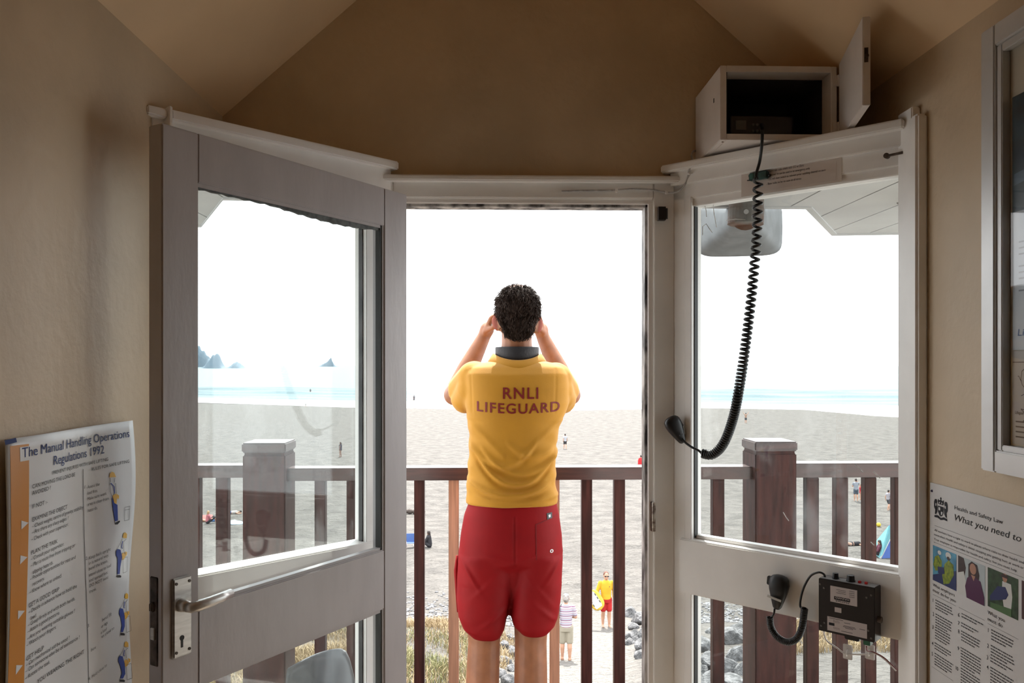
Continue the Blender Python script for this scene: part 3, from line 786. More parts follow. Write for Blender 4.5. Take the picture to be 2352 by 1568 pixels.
def post_shirt(co, no):
    x = co[:, 0] - SHX; z = co[:, 2]; back = np.clip(-no[:, 1] * 1.4 + .15, 0, 1)
    d = np.zeros(len(co))
    for z0, c, amp, wd, x0, hw in ((zf(1104), 5.2, .0075, .010, .01, .17), (zf(1080), 4.4, .005, .010, .03, .15), (zf(1128), 2.2, .0065, .009, -.01, .17), (zf(1062), 6.0, .004, .012, -.04, .13), (zf(1141), .7, .004, .006, .02, .16), (zf(1040), 5.5, .004, .013, .07, .10)):
        zz = z0 + c * (x - x0) ** 2 - z
        m_ = np.clip(1 - (np.abs(x - x0) / hw) ** 4, 0, 1)
        d += m_ * amp * 1.9 * (np.exp(-(zz / wd) ** 2) - .6 * np.exp(-((zz - wd * 2.0) / (wd * 1.2)) ** 2))
    # diagonal pulls under the arms, seam of the armholes
    for sx in (-1, 1):
        q = (z - zf(1000)) - 1.0 * (np.abs(x) - .10); d += np.where(x * sx > .03, .004 * np.exp(-(q / .014) ** 2), 0)
        xs = np.abs(x - sx * (.150 + .25 * np.clip(zf(900) - z, -.2, .05) * -.15)); d += np.where((z > zf(945)) & (z < zf(845)), -.0016 * np.exp(-(xs / .0035) ** 2), 0)
    d += .0025 * np.sin(38 * x + 22 * z) * np.sin(17 * z + 3) * np.clip((zf(1000) - z) * 8, 0.2, 1)
    sides = np.clip(np.abs(no[:, 0]) * 2 - .6, 0, 1)
    d += .003 * np.sin(z * 90 + x * 30) * sides * (z < zf(960))
    co += no * (d * np.maximum(back, sides * .7))[:, None]
    return co
sho = blob('polo_shirt', shirt, SHIRTM, man, .0062, 5, post_shirt)
# collar folded down round the neck
V, Fc = [], []
N = 48
cc_ = mp_(1188, 838)
for j, (py, rx_, ry_, dip) in enumerate(((836, .080, .074, 12), (818, .080, .074, 14), (811, .084, .077, 16), (811, .089, .082, 17), (820, .099, .090, 18), (830, .108, .098, 18), (832, .105, .094, 18), (824, .094, .085, 16))):
    for i in range(N):
        a = 2 * math.pi * i / N; bk = max(0, -math.sin(a)); ft = max(0, math.sin(a))
        V.append((cc_.x + math.cos(a) * rx_, MY + .010 + math.sin(a) * ry_, mp_(1188, py + dip * bk ** 1.5 + 14 * ft).z))
for j in range(8):
    for i in range(N): Fc.append((j * N + i, j * N + (i + 1) % N, ((j + 1) % 8) * N + (i + 1) % N, ((j + 1) % 8) * N + i))
tag(fin('shirt_collar', V, Fc, SHIRTM, sho, smooth=True), 'folded yellow polo collar')
V, Fc = [], []
for j, (py, rr) in enumerate(((845, .070), (799, .0715), (796.5, .070), (797, .066), (845, .062))):
    for i in range(N):
        a = 2 * math.pi * i / N
        V.append((cc_.x + math.cos(a) * rr * 1.13, MY + .012 + math.sin(a) * rr, mp_(1188, py).z))
for j in range(5):
    for i in range(N): Fc.append((j * N + i, j * N + (i + 1) % N, ((j + 1) % 5) * N + (i + 1) % N, ((j + 1) % 5) * N + i))
tag(fin('neck_band', V, Fc, mat('black_neoprene', (.016, .016, .020), .6, bump=.2, bscale=120), man, smooth=True), 'black neoprene band round the neck')
# lettering on the back, laid on the cloth
from mathutils.bvhtree import BVHTree
def on_cloth(o, V2, Fc, mapper, name, m, parent, off=.0018):
    bm = bmesh.new()
    vs = [bm.verts.new((float(v[0]), float(v[1]), 0)) for v in V2]
    for f in Fc:
        try: bm.faces.new([vs[i] for i in f])
        except ValueError: pass
    bmesh.ops.triangulate(bm, faces=bm.faces[:])
    for _ in range(3):
        es = [e for e in bm.edges if e.calc_length() > .011]
        if es: bmesh.ops.subdivide_edges(bm, edges=es, cuts=1)
        bmesh.ops.triangulate(bm, faces=bm.faces[:])
    me = o.data; bvh = BVHTree.FromPolygons([v.co.copy() for v in me.vertices], [tuple(p.vertices) for p in me.polygons])
    for v in bm.verts:
        P = mapper(v.co.x, v.co.y); h = bvh.ray_cast(Vector((P.x, MY - .6, P.z)), Vector((0, 1, 0)))
        y = h[0].y if h[0] else MY - .1
        v.co = (P.x, y - off, P.z)
    me2 = bpy.data.meshes.new(name); bm.to_mesh(me2); bm.free(); me2.materials.append(m)
    return link(bpy.data.objects.new(name, me2), parent)
REDP = mat('dark_red_print', (0.19, 0.007, 0.007), .6)
def back_text(s, x0, x1, ybase, cap, name, bend=0.0):
    a, b = mp_(x0, ybase, -.1), mp_(x1, ybase, -.1); V2, Fc = text2d(s, cap, b.x - a.x, .014, 0.0, 1.16)
    mid = (a.x + b.x) / 2; half = (b.x - a.x) / 2
    return on_cloth(sho, V2, Fc, lambda u, v: Vector((a.x + u, 0, a.z + v + bend * ((a.x + u - mid) / half) ** 2)), name, REDP, sho)
tag(back_text('RNLI', 1155, 1236, 915, .0415, 'printed_lettering'), 'dark red letters RNLI')
tag(back_text('LIFEGUARD', 1095, 1287, 949, .0365, 'printed_lettering', .008), 'dark red letters LIFEGUARD')
# shorts
shorts = [ringloft([mr(1079, 1276, 1138, 0, .098, .098), mr(1077, 1278, 1152, 0, .100, .100), mr(1066, 1284, 1180, 0, .108, .114), mr(1058, 1290, 1225, 0, .11, .125), mr(1054, 1292, 1260, 0, .11, .125), mr(1051, 1291, 1284, 0, .108, .115), mr(1062, 1284, 1298, 0, .09, .09)], 48, 2.5),
          ringloft([mr(1053, 1181, 1270, 0, .10, .115), mr(1050, 1178, 1320, 0, .105, .108), mr(1049, 1174, 1370, 0, .105, .102), mr(1053, 1165, 1410, 0, .10, .098), mr(1064, 1160, 1438, 0, .092, .09), mr(1085, 1150, 1458, 0, .07, .075)], 36, 2.6),
          ringloft([mr(1150, 1210, 1276, 0, .09, .098), mr(1162, 1196, 1325, 0, .08, .078), mr(1170, 1188, 1372, 0, .05, .05)], 20, 2.2),
          ringloft([mr(1181, 1292, 1270, 0, .10, .115), mr(1179, 1290, 1320, 0, .105, .108), mr(1175, 1287, 1370, 0, .105, .102), mr(1171, 1283, 1405, 0, .10, .098), mr(1178, 1274, 1432, 0, .092, .09), mr(1196, 1258, 1449, 0, .07, .075)], 36, 2.6)]
def post_short(co, no):
    x = co[:, 0] - SHX; z = co[:, 2]; bk = np.clip(-no[:, 1], 0, 1)
    d = -.004 * np.exp(-((x - .004) / .004) ** 2) * (z > zf(1290)) * (z < zf(1175))
    for x0, z0, sl, amp in ((-.10, zf(1330), .9, .0025), (.09, zf(1340), -1.1, .0025), (-.06, zf(1400), .7, .004), (.12, zf(1395), -.8, .004), (.02, zf(1272), .25, .005), (-.05, zf(1268), -.2, .004), (.15, zf(1290), 1.5, .004), (-.16, zf(1300), -1.6, .005)):
        q = (z - z0) - sl * (x - x0); m_ = np.exp(-((x - x0) / .06) ** 2 - ((z - z0) / .09) ** 2); d += amp * 1.05 * m_ * (np.exp(-(q / .010) ** 2) - .5 * np.exp(-((q - .022) / .014) ** 2))
    d += .002 * np.sin(x * 46 + z * 9) * (z < zf(1330))
    co += no * (d * (0.3 + .7 * bk))[:, None]
    return co
sto = blob('swim_shorts', shorts, SHORTM, man, .0062, 4, post_short)
def patch(pxpoly, name, m, off, lbl=None):
    pts = [mp_(px, py, -.11) for px, py in pxpoly]
    o = on_cloth(sto, [(p.x, p.z) for p in pts], [tuple(range(len(pts)))], lambda u, v: Vector((u, 0, v)), name, m, sto, off)
    if lbl: o['label'] = lbl
    return o
patch([(1257, 1181), (1270, 1180), (1270, 1193), (1258, 1195)], 'brand_tab', BLACKP, .002, 'small black woven tab at the pocket')
patch([(1261, 1185), (1266, 1184), (1266, 1190), (1262, 1191)], 'tab_emblem', PAPERW, .0028)
STITCH = mat('dark_red_stitching', (.18, .004, .006), .8)
for L_ in ([(1230, 1204), (1256, 1195), (1283, 1186), (1283, 1188), (1256, 1197), (1230, 1206)], [(1230, 1204), (1232, 1204), (1233, 1285), (1231, 1285)]):
    patch(L_, 'pocket_seam', STITCH, .0012)
c = mp_(1268, 1267, -.11)
ring = [(1268 + r * math.cos(a), 1267 + r * math.sin(a)) for r, a in [(4.2, k * math.pi / 8) for k in range(16)]]
patch(ring, 'eyelet', PAPERW, .002, 'small white eyelet')
patch([(1268 + 2.0 * math.cos(k * math.pi / 6), 1267 + 2.0 * math.sin(k * math.pi / 6)) for k in range(12)], 'eyelet_hole', STITCH, .0026)
# side lacing panel loop on the left
tube('side_tie', [mp_(1050, 1275, -.01), mp_(1047, 1310, -.015), mp_(1049, 1350, -.01), mp_(1052, 1405, -.02)], [.004, .007, .006, .004], SHORTM, sto)
# hair: a short cap broken up by many tapered locks
hair = [ellipsoid(hc + Vector((0, -.006, .016)), (.083, .102, .090)), ellipsoid(hc + Vector((0, -.024, -.005)), (.079, .078, .075)), ellipsoid(hc + Vector((0, -.048, -.045)), (.058, .052, .055)), ellipsoid(hc + Vector((.008, .045, .075)), (.05, .05, .032))]
hro = blob('hair', hair, HAIRM, man, .006, 3)
V, Fc = [], []
rng = random.Random(3)
hpol = list(hro.data.polygons); crown = hc + Vector((.015, .01, .105))
for k in range(5200):
    pl = hpol[rng.randrange(len(hpol))]; base = Vector(pl.center); n_ = Vector(pl.normal); rel = base - hc
    if rel.y > .02 and rel.z < .045: continue
    if abs(rel.x) > .066 and rel.z < -.012: continue
    base += Vector((rng.uniform(-.003, .003), rng.uniform(-.003, .003), rng.uniform(-.003, .003)))
    flow = (base - crown); flow = flow - n_ * flow.dot(n_)
    flow = flow.normalized() if flow.length > 1e-4 else n_.orthogonal().normalized()
    flow = (flow + Vector((rng.uniform(-.45, .45), rng.uniform(-.45, .45), rng.uniform(-.2, .2)))).normalized()
    top = rel.z > .06
    L_ = rng.uniform(.016, .034) if top else rng.uniform(.014, .028); lift = rng.uniform(.1, .45) if top else rng.uniform(.02, .22)
    dv = (flow + n_ * lift).normalized(); sd2 = dv.cross(n_).normalized() * rng.uniform(.0008, .0018)
    b0 = base - n_ * .003; m0 = base + dv * L_ * .55 + n_ * .001; t0 = base + dv * L_ - n_ * L_ * .12
    o_ = len(V); V += [b0 - sd2, b0 + sd2, m0 + sd2 * .8, m0 - sd2 * .8, t0, m0 + n_ * .0016]
    Fc += [(o_, o_ + 1, o_ + 2, o_ + 3), (o_ + 3, o_ + 2, o_ + 4), (o_, o_ + 3, o_ + 5), (o_ + 1, o_ + 5, o_ + 2), (o_ + 3, o_ + 4, o_ + 5), (o_ + 2, o_ + 5, o_ + 4)]
lk = fin('hair_locks', V, Fc, HAIRM, hro); lk['kind'] = 'stuff'
# binoculars held to the eyes
bn = empty('binoculars', hc + Vector((0, .19, .02))); tag(bn, 'black binoculars held up to the eyes by the lifeguard in yellow', 'binoculars')
for sx in (-1, 1):
    c0 = hc + Vector((sx * .034, .125, .02))
    V, Fc = tube_geo([c0, c0 + Vector((0, .03, 0)), c0 + Vector((sx * .008, .045, 0)), c0 + Vector((sx * .012, .10, 0)), c0 + Vector((sx * .012, .14, 0))], [.017, .017, .024, .027, .030], 20)
    fin('barrel', V, Fc, BLACKP, bn, smooth=True)
box('bridge', hc.x - .03, hc.x + .03, hc.y + .14, hc.y + .19, hc.z + .008, hc.z + .03, BLACKP, bn, bevel=.004)

# ================================================================== RADIO CABINET, MICROPHONES, HORN
bx0, bx1, by0, by1, bz0, bz1 = .637, .962, 2.225, 2.495, 2.1, 2.305
CABP = mat('cream_white_cabinet_paint', (.72, .67, .64), .45, var=.05, vscale=7, bump=.1, bscale=30, bdist=.003)
INS = mat('cabinet_inside_darkening', (.035, .033, .036), .8)  # shade inside the cabinet put into this near-black colour
cb = empty('wall_cabinet', ((bx0 + bx1) / 2, 2.36, bz0)); tag(cb, 'small white wooden radio cabinet with its door open, up in the right corner', 'cabinet')
th = .017
box('side_panel', bx0, bx0 + th, by0, by1, bz0, bz1, CABP, cb, bevel=.0015)
box('side_panel', bx1 - th, bx1, by0, by1, bz0, bz1, CABP, cb, bevel=.0015)
box('top_panel', bx0 + th, bx1 - th, by0, by1, bz1 - th, bz1, CABP, cb, bevel=.001)
box('bottom_panel', bx0 + th, bx1 - th, by0, by1, bz0, bz0 + th, CABP, cb, bevel=.001)
box('darkening_panel', bx0 + th, bx0 + th + .003, by0 + .004, by1 - .01, bz0 + th, bz1 - th, INS, cb)  # thin dark panels added to darken the cabinet's inside
box('darkening_panel', bx1 - th - .003, bx1 - th, by0 + .06, by1 - .01, bz0 + th, bz1 - th, INS, cb)
box('darkening_panel', bx0 + th + .003, bx1 - th - .003, by0 + .06, by1 - .01, bz1 - th - .003, bz1 - th, INS, cb)
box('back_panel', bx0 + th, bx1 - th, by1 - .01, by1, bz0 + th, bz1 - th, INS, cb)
for yy in (2.40, 2.45): box('batten', bx0 + .02, bx1 - .02, yy, yy + .02, 2.0882, bz0, CABP, cb)
hx, hy_ = bx1 + .004, by0 - .002
ang = math.radians(76)
MDb = Matrix(((-math.cos(ang), -math.sin(ang), 0, hx), (-math.sin(ang), math.cos(ang), 0, hy_), (0, 0, 1, 0), (0, 0, 0, 1)))
cd = box('cabinet_door', 0.004, .318, -.018, 0.0, bz0 - .002, bz1 + .004, CABP, cb, MDb, .0015)
V, Fc = merge(cyl_geo(MDb @ Vector((.316, -.009, 2.215)), MDb @ Vector((.3215, -.009, 2.215)), .005, None, 10), (boxv(.3165, .3185, -.013, -.004, 2.20, 2.235, MDb), BF))
fin('door_catch', V, Fc, BRASS, cd)
for z in (2.135, 2.265):
    h_ = empty('hinge', (hx, hy_, z), cb)
    bpy.data.objects.remove(h_)
    V, Fc = merge(cyl_geo((hx, hy_ - .001, z - .016), (hx, hy_ - .001, z + .016), .0035, None, 10), (boxv(bx1 - .012, bx1 + .003, by0 - .003, by0 - .0005, z - .015, z + .015), BF))
    fin('hinge', V, Fc, CABP, cb)
V, Fc = cyl_geo((bx0 + .012, by0 + .02, bz0 - .001), (bx0 + .012, by0 + .02, bz0 + .001), .003, None, 10); fin('screw', V, Fc, BRASS, cb)
p_ = atX(1639, 231, bx0 - .0012); V, Fc = (boxv(bx0 - .0012, bx0 + .001, p_.y - .003, p_.y + .003, p_.z - .006, p_.z + .006), BF); fin('screw_slot', V, Fc, INKG, cb)
# transceiver inside
rd = empty('radio_set', (.80, 2.40, bz0 + th)); tag(rd, 'black radio set standing in the dark inside of the open cabinet', 'radio')
box('case', .70, .88, 2.34, 2.47, bz0 + th + .0005, bz0 + th + .085, BLACKM, rd, bevel=.003)
box('display', .715, .745, 2.3385, 2.341, bz0 + .062, bz0 + .088, mat('dull_grey_display', (.14, .14, .13), .3), rd)
for i in range(3):
    for j in range(3):
        V, Fc = cyl_geo((.765 + i * .012, 2.341, bz0 + .040 + j * .018), (.765 + i * .012, 2.337, bz0 + .040 + j * .018), .004, None, 8)
        fin('button', V, Fc, mat('grey_button', (.12, .12, .12), .5) if (i, j) != (2, 0) else mat('red_button', (.5, .02, .02), .4), rd)
# hanging microphone and its long coiled cord
mc = empty('hand_microphone', atY(1555, 985, D - .03)); tag(mc, 'black hand microphone on the door jamb, hanging on a long coiled cord', 'microphone')
pf = lambda px, py, Y: atY(px, py, Y)
NR = MR.to_3x3() @ Vector((0, 1, 0))
clipP = onp(1741, 400, MR @ Vector((0, .03, 0)), NR)
st = [pf(1750, 285, 2.30), pf(1751, 298, 2.217), pf(1750, 330, 2.212), pf(1745, 370, clipP.y - .03), pf(1737, 400, clipP.y - .03), pf(1740, 412, clipP.y - .03)]
tube('cord_lead', spline(st, 24), .0042, BLACKP, mc)
co1 = [pf(1741, 410, clipP.y - .03), pf(1739, 520, 2.24), pf(1729, 650, 2.25), pf(1714, 780, 2.27), pf(1698, 890, 2.30), pf(1684, 960, 2.33), pf(1662, 1018, 2.36), pf(1636, 1043, 2.39), pf(1612, 1041, 2.41)]
bs = spline(co1, 300)
# coil: stretched at the top, tight at the bottom
def coil_var(base, r, per=12):
    L = [0]
    for i in range(len(base) - 1): L.append(L[-1] + (base[i + 1] - base[i]).length)
    tot = L[-1]; s = 0; ph = 0; out = []; u = None
    while s < tot:
        j = min(int(np.searchsorted(L, s)), len(base) - 2); j = max(j, 1)
        f = (s - L[j - 1]) / max(1e-9, L[j] - L[j - 1]); p = base[j - 1].lerp(base[j], f); t = (base[j] - base[j - 1]).normalized()
        if u is None: u = t.orthogonal().normalized()
        u = (u - t * u.dot(t)).normalized(); v = t.cross(u)
        out.append(p + (u * math.cos(ph) + v * math.sin(ph)) * r)
        pitch = .0265 - .0195 * min(1, (s / tot) * 1.25)
        ph += 2 * math.pi / per; s += pitch / per
    return out
tube('coiled_cord', coil_var(bs, .0110), .0042, BLACKP, mc, sides=7)
tube('cord_tail', spline([pf(1612, 1041, 2.41), pf(1604, 1034, 2.415), pf(1588, 1026, 2.43), pf(1572, 1014, 2.447), pf(1566, 1003, 2.452)], 16), .0036, BLACKP, mc)
def mic_body(name, c, R, parent, sc=1.0):
    # pear-shaped shell: wide rounded head narrowing to the cord end, convex front
    prof = [(-.058, .009), (-.052, .014), (-.040, .018), (-.020, .024), (.005, .031), (.025, .034), (.042, .031), (.050, .024), (.054, .012)]
    V, Fc = [], []; n = 20
    for z, r in prof:
        for i in range(n):
            a = 2 * math.pi * i / n; cc, ss = math.cos(a), math.sin(a)
            x = math.copysign(abs(cc) ** .75, cc) * r; y = math.copysign(abs(ss) ** .8, ss) * (r * .52 + .004)
            V.append(c + R @ (Vector((x, y, z)) * sc))
    for j in range(len(prof) - 1):
        for i in range(n): Fc.append((j * n + i, j * n + (i + 1) % n, (j + 1) * n + (i + 1) % n, (j + 1) * n + i))
    Fc.append(tuple(range(n))[::-1]); Fc.append(tuple(range((len(prof) - 1) * n, len(prof) * n)))
    return fin(name, V, Fc, BLACKP, parent, smooth=True)
R1 = Matrix.Rotation(math.radians(-28), 3, 'Y') @ Matrix.Rotation(math.radians(12), 3, 'Z')
c1 = pf(1553, 986, D - .042)
mb = mic_body('microphone_body', c1, R1, mc, .78)
V, Fc = merge(*[cyl_geo(c1 + R1 @ Vector((x, -.017, z)), c1 + R1 @ Vector((x, -.0195, z)), .0016, None, 8) for x, z in ((-.006, -.018), (.004, -.018), (-.001, -.012))]); fin('speaker_slots', V, Fc, mat('dark_grey_plastic', (.06, .06, .06), .5), mb)
box('talk_button', .018, .026, -.006, .006, -.002, .03, BLACKP, mb, Matrix.Translation(c1) @ R1.to_4x4(), .002)
V, Fc = cyl_geo(c1 + R1 @ Vector((0, .010, .012)), c1 + Vector((0, .036, .0)) , .006, None, 12); fin('hanger_stud', V, Fc, BRASS, mc)
# green cord clip
gc = empty('cord_clip', clipP); tag(gc, 'small green plastic clip holding the cord on the window head', 'clip')
GRN = mat('dark_green_plastic', (.045, .10, .095), .35, var=.3, vscale=80)
Mg = MR.copy(); uclip = (MR.inverted() @ clipP)
box('clip_body', uclip.x - .036, uclip.x + .020, .0005, .017, clipP.z - .011, clipP.z + .011, GRN, gc, MR, .003)
box('clip_tab', uclip.x - .032, uclip.x - .020, .017, .019, clipP.z - .008, clipP.z + .008, mat('teal_plastic', (.06, .16, .14), .3), gc, MR, .001)
V, Fc = cyl_geo(MR @ Vector((uclip.x + .021, .008, clipP.z - .002)), MR @ Vector((uclip.x + .026, .008, clipP.z - .004)), .004, None, 10); fin('clip_pin', V, Fc, BLACKP, gc)
tube('clip_arm', [MR @ Vector((uclip.x - .036, .008, clipP.z - .008)), MR @ Vector((uclip.x - .044, .008, clipP.z - .007))], .0016, BLACKP, gc)
# white cable clipped along the door head and up into the cabinet
wc = empty('power_cable', atY(1590, 400, 2.45)); tag(wc, 'thin grey cable pinned along the door head up to the cabinet', 'cable')
GREYC = mat('grey_cable', (.42, .40, .39), .45, var=.25, vscale=60)
tube('cable', spline([pf(1290, 439, D - .010), pf(1340, 438, D - .010), pf(1400, 437, D - .011), pf(1450, 434, D - .012), pf(1500, 436, D - .012), pf(1532, 442, D - .011), pf(1556, 440, D - .03), pf(1572, 425, D - .045), pf(1580, 405, D - .055), pf(1583, 390, D - .075), pf(1592, 372, D - .085), pf(1588, 356, D - .05), pf(1593, 347, D - .02), pf(1600, 347, D - .004)], 80), .0030, GREYC, wc)
for px, py, Y in ((1416, 437, D - .011), (1531, 441, D - .011), (1583, 396, D - .066)):
    p_ = pf(px, py, Y); V, Fc = merge((boxv(p_.x - .004, p_.x + .004, p_.y - .006, p_.y + .006, p_.z - .006, p_.z + .004), BF)); fin('cable_pin', V, Fc, PAINT, wc, bevel=.001)
# instruction label on the window head
il = empty('instruction_label', MR @ Vector((.3, .016, 2.03))); tag(il, 'clear plastic label with printed radio instructions on the right window head', 'label')
vL = .0012
def rwin(px, py, v): return MR.inverted() @ onp(px, py, MR @ Vector((0, v, 0)), NR)
q0, q1 = rwin(1697, 433, .016), rwin(1928, 372, .016)
LABM = mat('clear_laminate', (.68, .61, .56), .15)
box('label_sheet', q0.x, q1.x, .0002, .0012, 1.966, 2.034, LABM, il, MR)
box('label_shim', q0.x + .012, q1.x - .014, .0012, .0018, 1.973, 2.028, mat('pink_grey_paper', (.64, .56, .51), .4), il, MR)
geos = []
def mapped(V2, Fc, f): return [f(float(a), float(b)) for a, b in V2], Fc
for s_, px0, px1, zb in (('MAYDAY', 1719, 1748, 2.0195), ('- Carry out radio check with CG on Zero', 1763, 1846, 2.0235), ('- Channel 16 can be used in an emergency only', 1762, 1860, 2.0125), ('- CG will then switch to relevant prior working channel on zero', 1762, 1896, 2.0010), ('- Base radio to be on scan at all times', 1760, 1840, 1.9885)):
    a, b = rwin(px0, 400, .003), rwin(px1, 400, .003); V2, Fc = text2d(s_, .0062, b.x - a.x, .0)
    geos.append(mapped(V2, Fc, lambda u, v, a=a, zb=zb: MR @ Vector((a.x + u, .0022, zb + v))))
V, Fc = merge(*geos); fin('printed_text', V, Fc, INKB, il)['kind'] = 'stuff'

# PA amplifier on the middle rail, with its own microphone
pa = empty('amplifier_box', MR @ Vector((.5, .03, .75))); tag(pa, 'black metal amplifier box with red buttons screwed to the right window rail', 'amplifier')
V0 = .012
fr_ = .045
a, b = rwin(1880, 1390, V0 + fr_), rwin(2009, 1390, V0 + fr_)
u0, u1 = a.x, b.x
zt, zb = rwin(1880, 1327, V0 + fr_).z, rwin(1876, 1446, V0 + fr_).z
cs = box('case', u0, u1, V0 + .0005, V0 + fr_, zb, zt, BLACKM, pa, MR, .0015)
box('top_plate', u0 + .002, u1 - .002, V0 + .004, V0 + fr_ - .003, zt - .0005, zt + .0012, mat('grey_steel_plate', (.30, .31, .33), .3, metal=.4), cs, MR)
for s_, (px, r, h) in enumerate(((1917, .0075, .016), (1952, .0098, .017))):
    uu = rwin(px, 1320, V0 + .03).x
    V, Fc = merge(cyl_geo(MR @ Vector((uu, V0 + .024, zt + .001)), MR @ Vector((uu, V0 + .024, zt + .004)), r * 1.15, None, 18), cyl_geo(MR @ Vector((uu, V0 + .024, zt + .004)), MR @ Vector((uu, V0 + .024, zt + h)), r, r * .93, 18))
    fin('knob', V, Fc, BLACKP, pa, smooth=False)
RED = mat('red_plastic_button', (.55, .02, .02), .35)
for px in (1973, 1988):
    uu = rwin(px, 1337, V0 + .03).x; box('push_button', uu - .0035, uu + .0035, V0 + .022, V0 + .029, zt + .001, zt + .007, RED, pa, MR, .001)
LBL = mat('dull_white_label', (.55, .48, .47), .45)
def pal(px0, py0, px1, py1): 
    a, b = rwin(px0, py0, V0 + fr_), rwin(px1, py1, V0 + fr_); return a.x, b.x, a.z, b.z
H_ = zt - zb
def lab(fx0, fx1, fz0, fz1): return u0 + (u1 - u0) * fx0, u0 + (u1 - u0) * fx1, zt - H_ * fz0, zt - H_ * fz1
for nm, fx0, fx1, fz0, fz1 in (('rating_label', .22, .70, .10, .40), ('serial_label', .30, .42, .49, .58), ('wiring_label', .165, .87, .69, .955)):
    A, B, C, E = lab(fx0, fx1, fz0, fz1); box(nm, A, B, V0 + fr_, V0 + fr_ + .0008, E, C, LBL, cs, MR)
A, B, C, E = lab(.29, .575, .285, .345); box('label_print', A, B, V0 + fr_ + .0008, V0 + fr_ + .0012, E, C, INKB, cs, MR)
geos = []
def ptxt(s_, fx0, fx1, fz, cap, bold=0.0):
    A, B, C, E = lab(fx0, fx1, fz, fz); V2, Fc = text2d(s_, cap, B - A, bold)
    return mapped(V2, Fc, lambda u, v: MR @ Vector((A + u, V0 + fr_ + .0013, C + v)))
def ptxt_flip(s_, fx0, fx1, fz, cap, bold=0.0):     # the box hangs upside down
    A, B, C, E = lab(fx0, fx1, fz, fz); V2, Fc = text2d(s_, cap, B - A, bold)
    return mapped(V2, Fc, lambda u, v: MR @ Vector((B - u, V0 + fr_ + .0013, C - v)))
geos.append(ptxt_flip('PREMIER', .31, .56, .35, .0044))
gW = ptxt_flip('HAZARD', .31, .56, .293, .0044, .02)
for r_ in range(4):
    A, B, C, E = lab(.56, .655, .135 + r_ * .035, .142 + r_ * .035); geos.append((boxv(A, B, V0 + fr_ + .0008, V0 + fr_ + .0011, E, C, MR), BF))
for r_ in range(3):
    A, B, C, E = lab(.33 + .03 * (r_ % 2), .50, .15 + r_ * .03, .156 + r_ * .03); geos.append((boxv(A, B, V0 + fr_ + .0008, V0 + fr_ + .0011, E, C, MR), BF))
for r_, (x0, x1) in enumerate(((.20, .45), (.47, .58), (.46, .66), (.45, .68), (.49, .63), (.74, .84), (.42, .62))):
    fz = (.71, .745, .80, .82, .84, .80, .91)[r_]; A, B, C, E = lab(x0, x1, fz, fz + .007); geos.append((boxv(A, B, V0 + fr_ + .0008, V0 + fr_ + .0011, E, C, MR), BF))
for k in range(6):
    A, B, C, E = lab(.28 + k * .02, .283 + k * .02, .73 + .01 * (k % 3), .785); geos.append((boxv(A, B, V0 + fr_ + .0008, V0 + fr_ + .0011, E, C, MR), BF))
    A, B, C, E = lab(.28 + k * .02, .283 + k * .02, .87, .90 + .01 * (k % 2)); geos.append((boxv(A, B, V0 + fr_ + .0008, V0 + fr_ + .0011, E, C, MR), BF))
A, B, C, E = lab(.195, .295, .80, .85); geos.append((boxv(A, B, V0 + fr_ + .0008, V0 + fr_ + .0011, E, C, MR), BF))
V, Fc = merge(*geos); fin('label_print', V, Fc, INKB, cs)['kind'] = 'stuff'
V, Fc = gW; V = [v + NR * .0004 for v in V]; fin('label_print', V, Fc, LBL, cs)['kind'] = 'stuff'
for fx, fz in ((.03, .11), (.10, .17), (.05, .90), (.11, .83), (.86, .20), (.94, .14), (.94, .93), (.89, .80)):
    A, B, C, E = lab(fx, fx, fz, fz); V, Fc = cyl_geo(MR @ Vector((A, V0 + fr_ - .001, C)), MR @ Vector((A, V0 + fr_ + .0014, C)), .0032, .0024, 10); fin('screw', V, Fc, mat('dull_screw', (.18, .17, .17), .4, metal=.8), pa)
A, B, C, E = lab(.44, .70, .99, 1.08); box('socket', A, B, V0 + .012, V0 + .034, E, zb + .001, BLACKP, pa, MR, .002)
A, B, C, E = lab(.78, .90, 1.0, 1.10); box('terminal_block', A, B, V0 + .016, V0 + .036, E, zb + .001, mat('green_terminal', (.03, .14, .08), .4), pa, MR, .001)
V, Fc = cyl_geo(MR @ Vector((u1 - .001, V0 + .024, zb + .055)), MR @ Vector((u1 + .010, V0 + .024, zb + .055)), .008, None, 14); fin('side_fitting', V, Fc, BRASS, pa)
# microphone 2
m2 = empty('desk_microphone', onp(1787, 1360, MR @ Vector((0, .03, 0)), NR)); tag(m2, 'black microphone with short coiled lead clipped to the right window rail', 'microphone')
c2 = onp(1788, 1358, MR @ Vector((0, V0 + .022, 0)), NR)
R2 = MR.to_3x3() @ Matrix.Rotation(math.pi, 3, 'Z')
R2 = Matrix((( -MR[0][0], -MR[0][1], 0), (-MR[1][0], -MR[1][1], 0), (0, 0, 1))) @ Matrix.Rotation(math.radians(-5), 3, 'Y')
m2b = mic_body('microphone_body', c2, R2, m2, .84)
box('maker_plate', -.020, .020, -.0205, -.0185, -.019, -.013, mat('silver_plate', (.5, .48, .46), .3, metal=.5), m2b, Matrix.Translation(c2) @ R2.to_4x4() @ Matrix.Rotation(math.radians(-6), 4, 'Y'))
box('talk_switch', .024, .034, -.006, .006, .012, .036, BLACKP, m2b, Matrix.Translation(c2) @ R2.to_4x4(), .002)
V, Fc = cyl_geo(c2 - NR * .012, c2 - NR * (.0215), .007, None, 12); fin('hanger_stud', V, Fc, BRASS, m2)
pw_ = lambda px, py, v: onp(px, py, MR @ Vector((0, v, 0)), NR)
vc = V0 + .030
tube('cord_lead', spline([pw_(1779, 1398, vc - .008), pw_(1777, 1410, vc), pw_(1769, 1420, vc)], 8), .0028, BLACKP, m2)
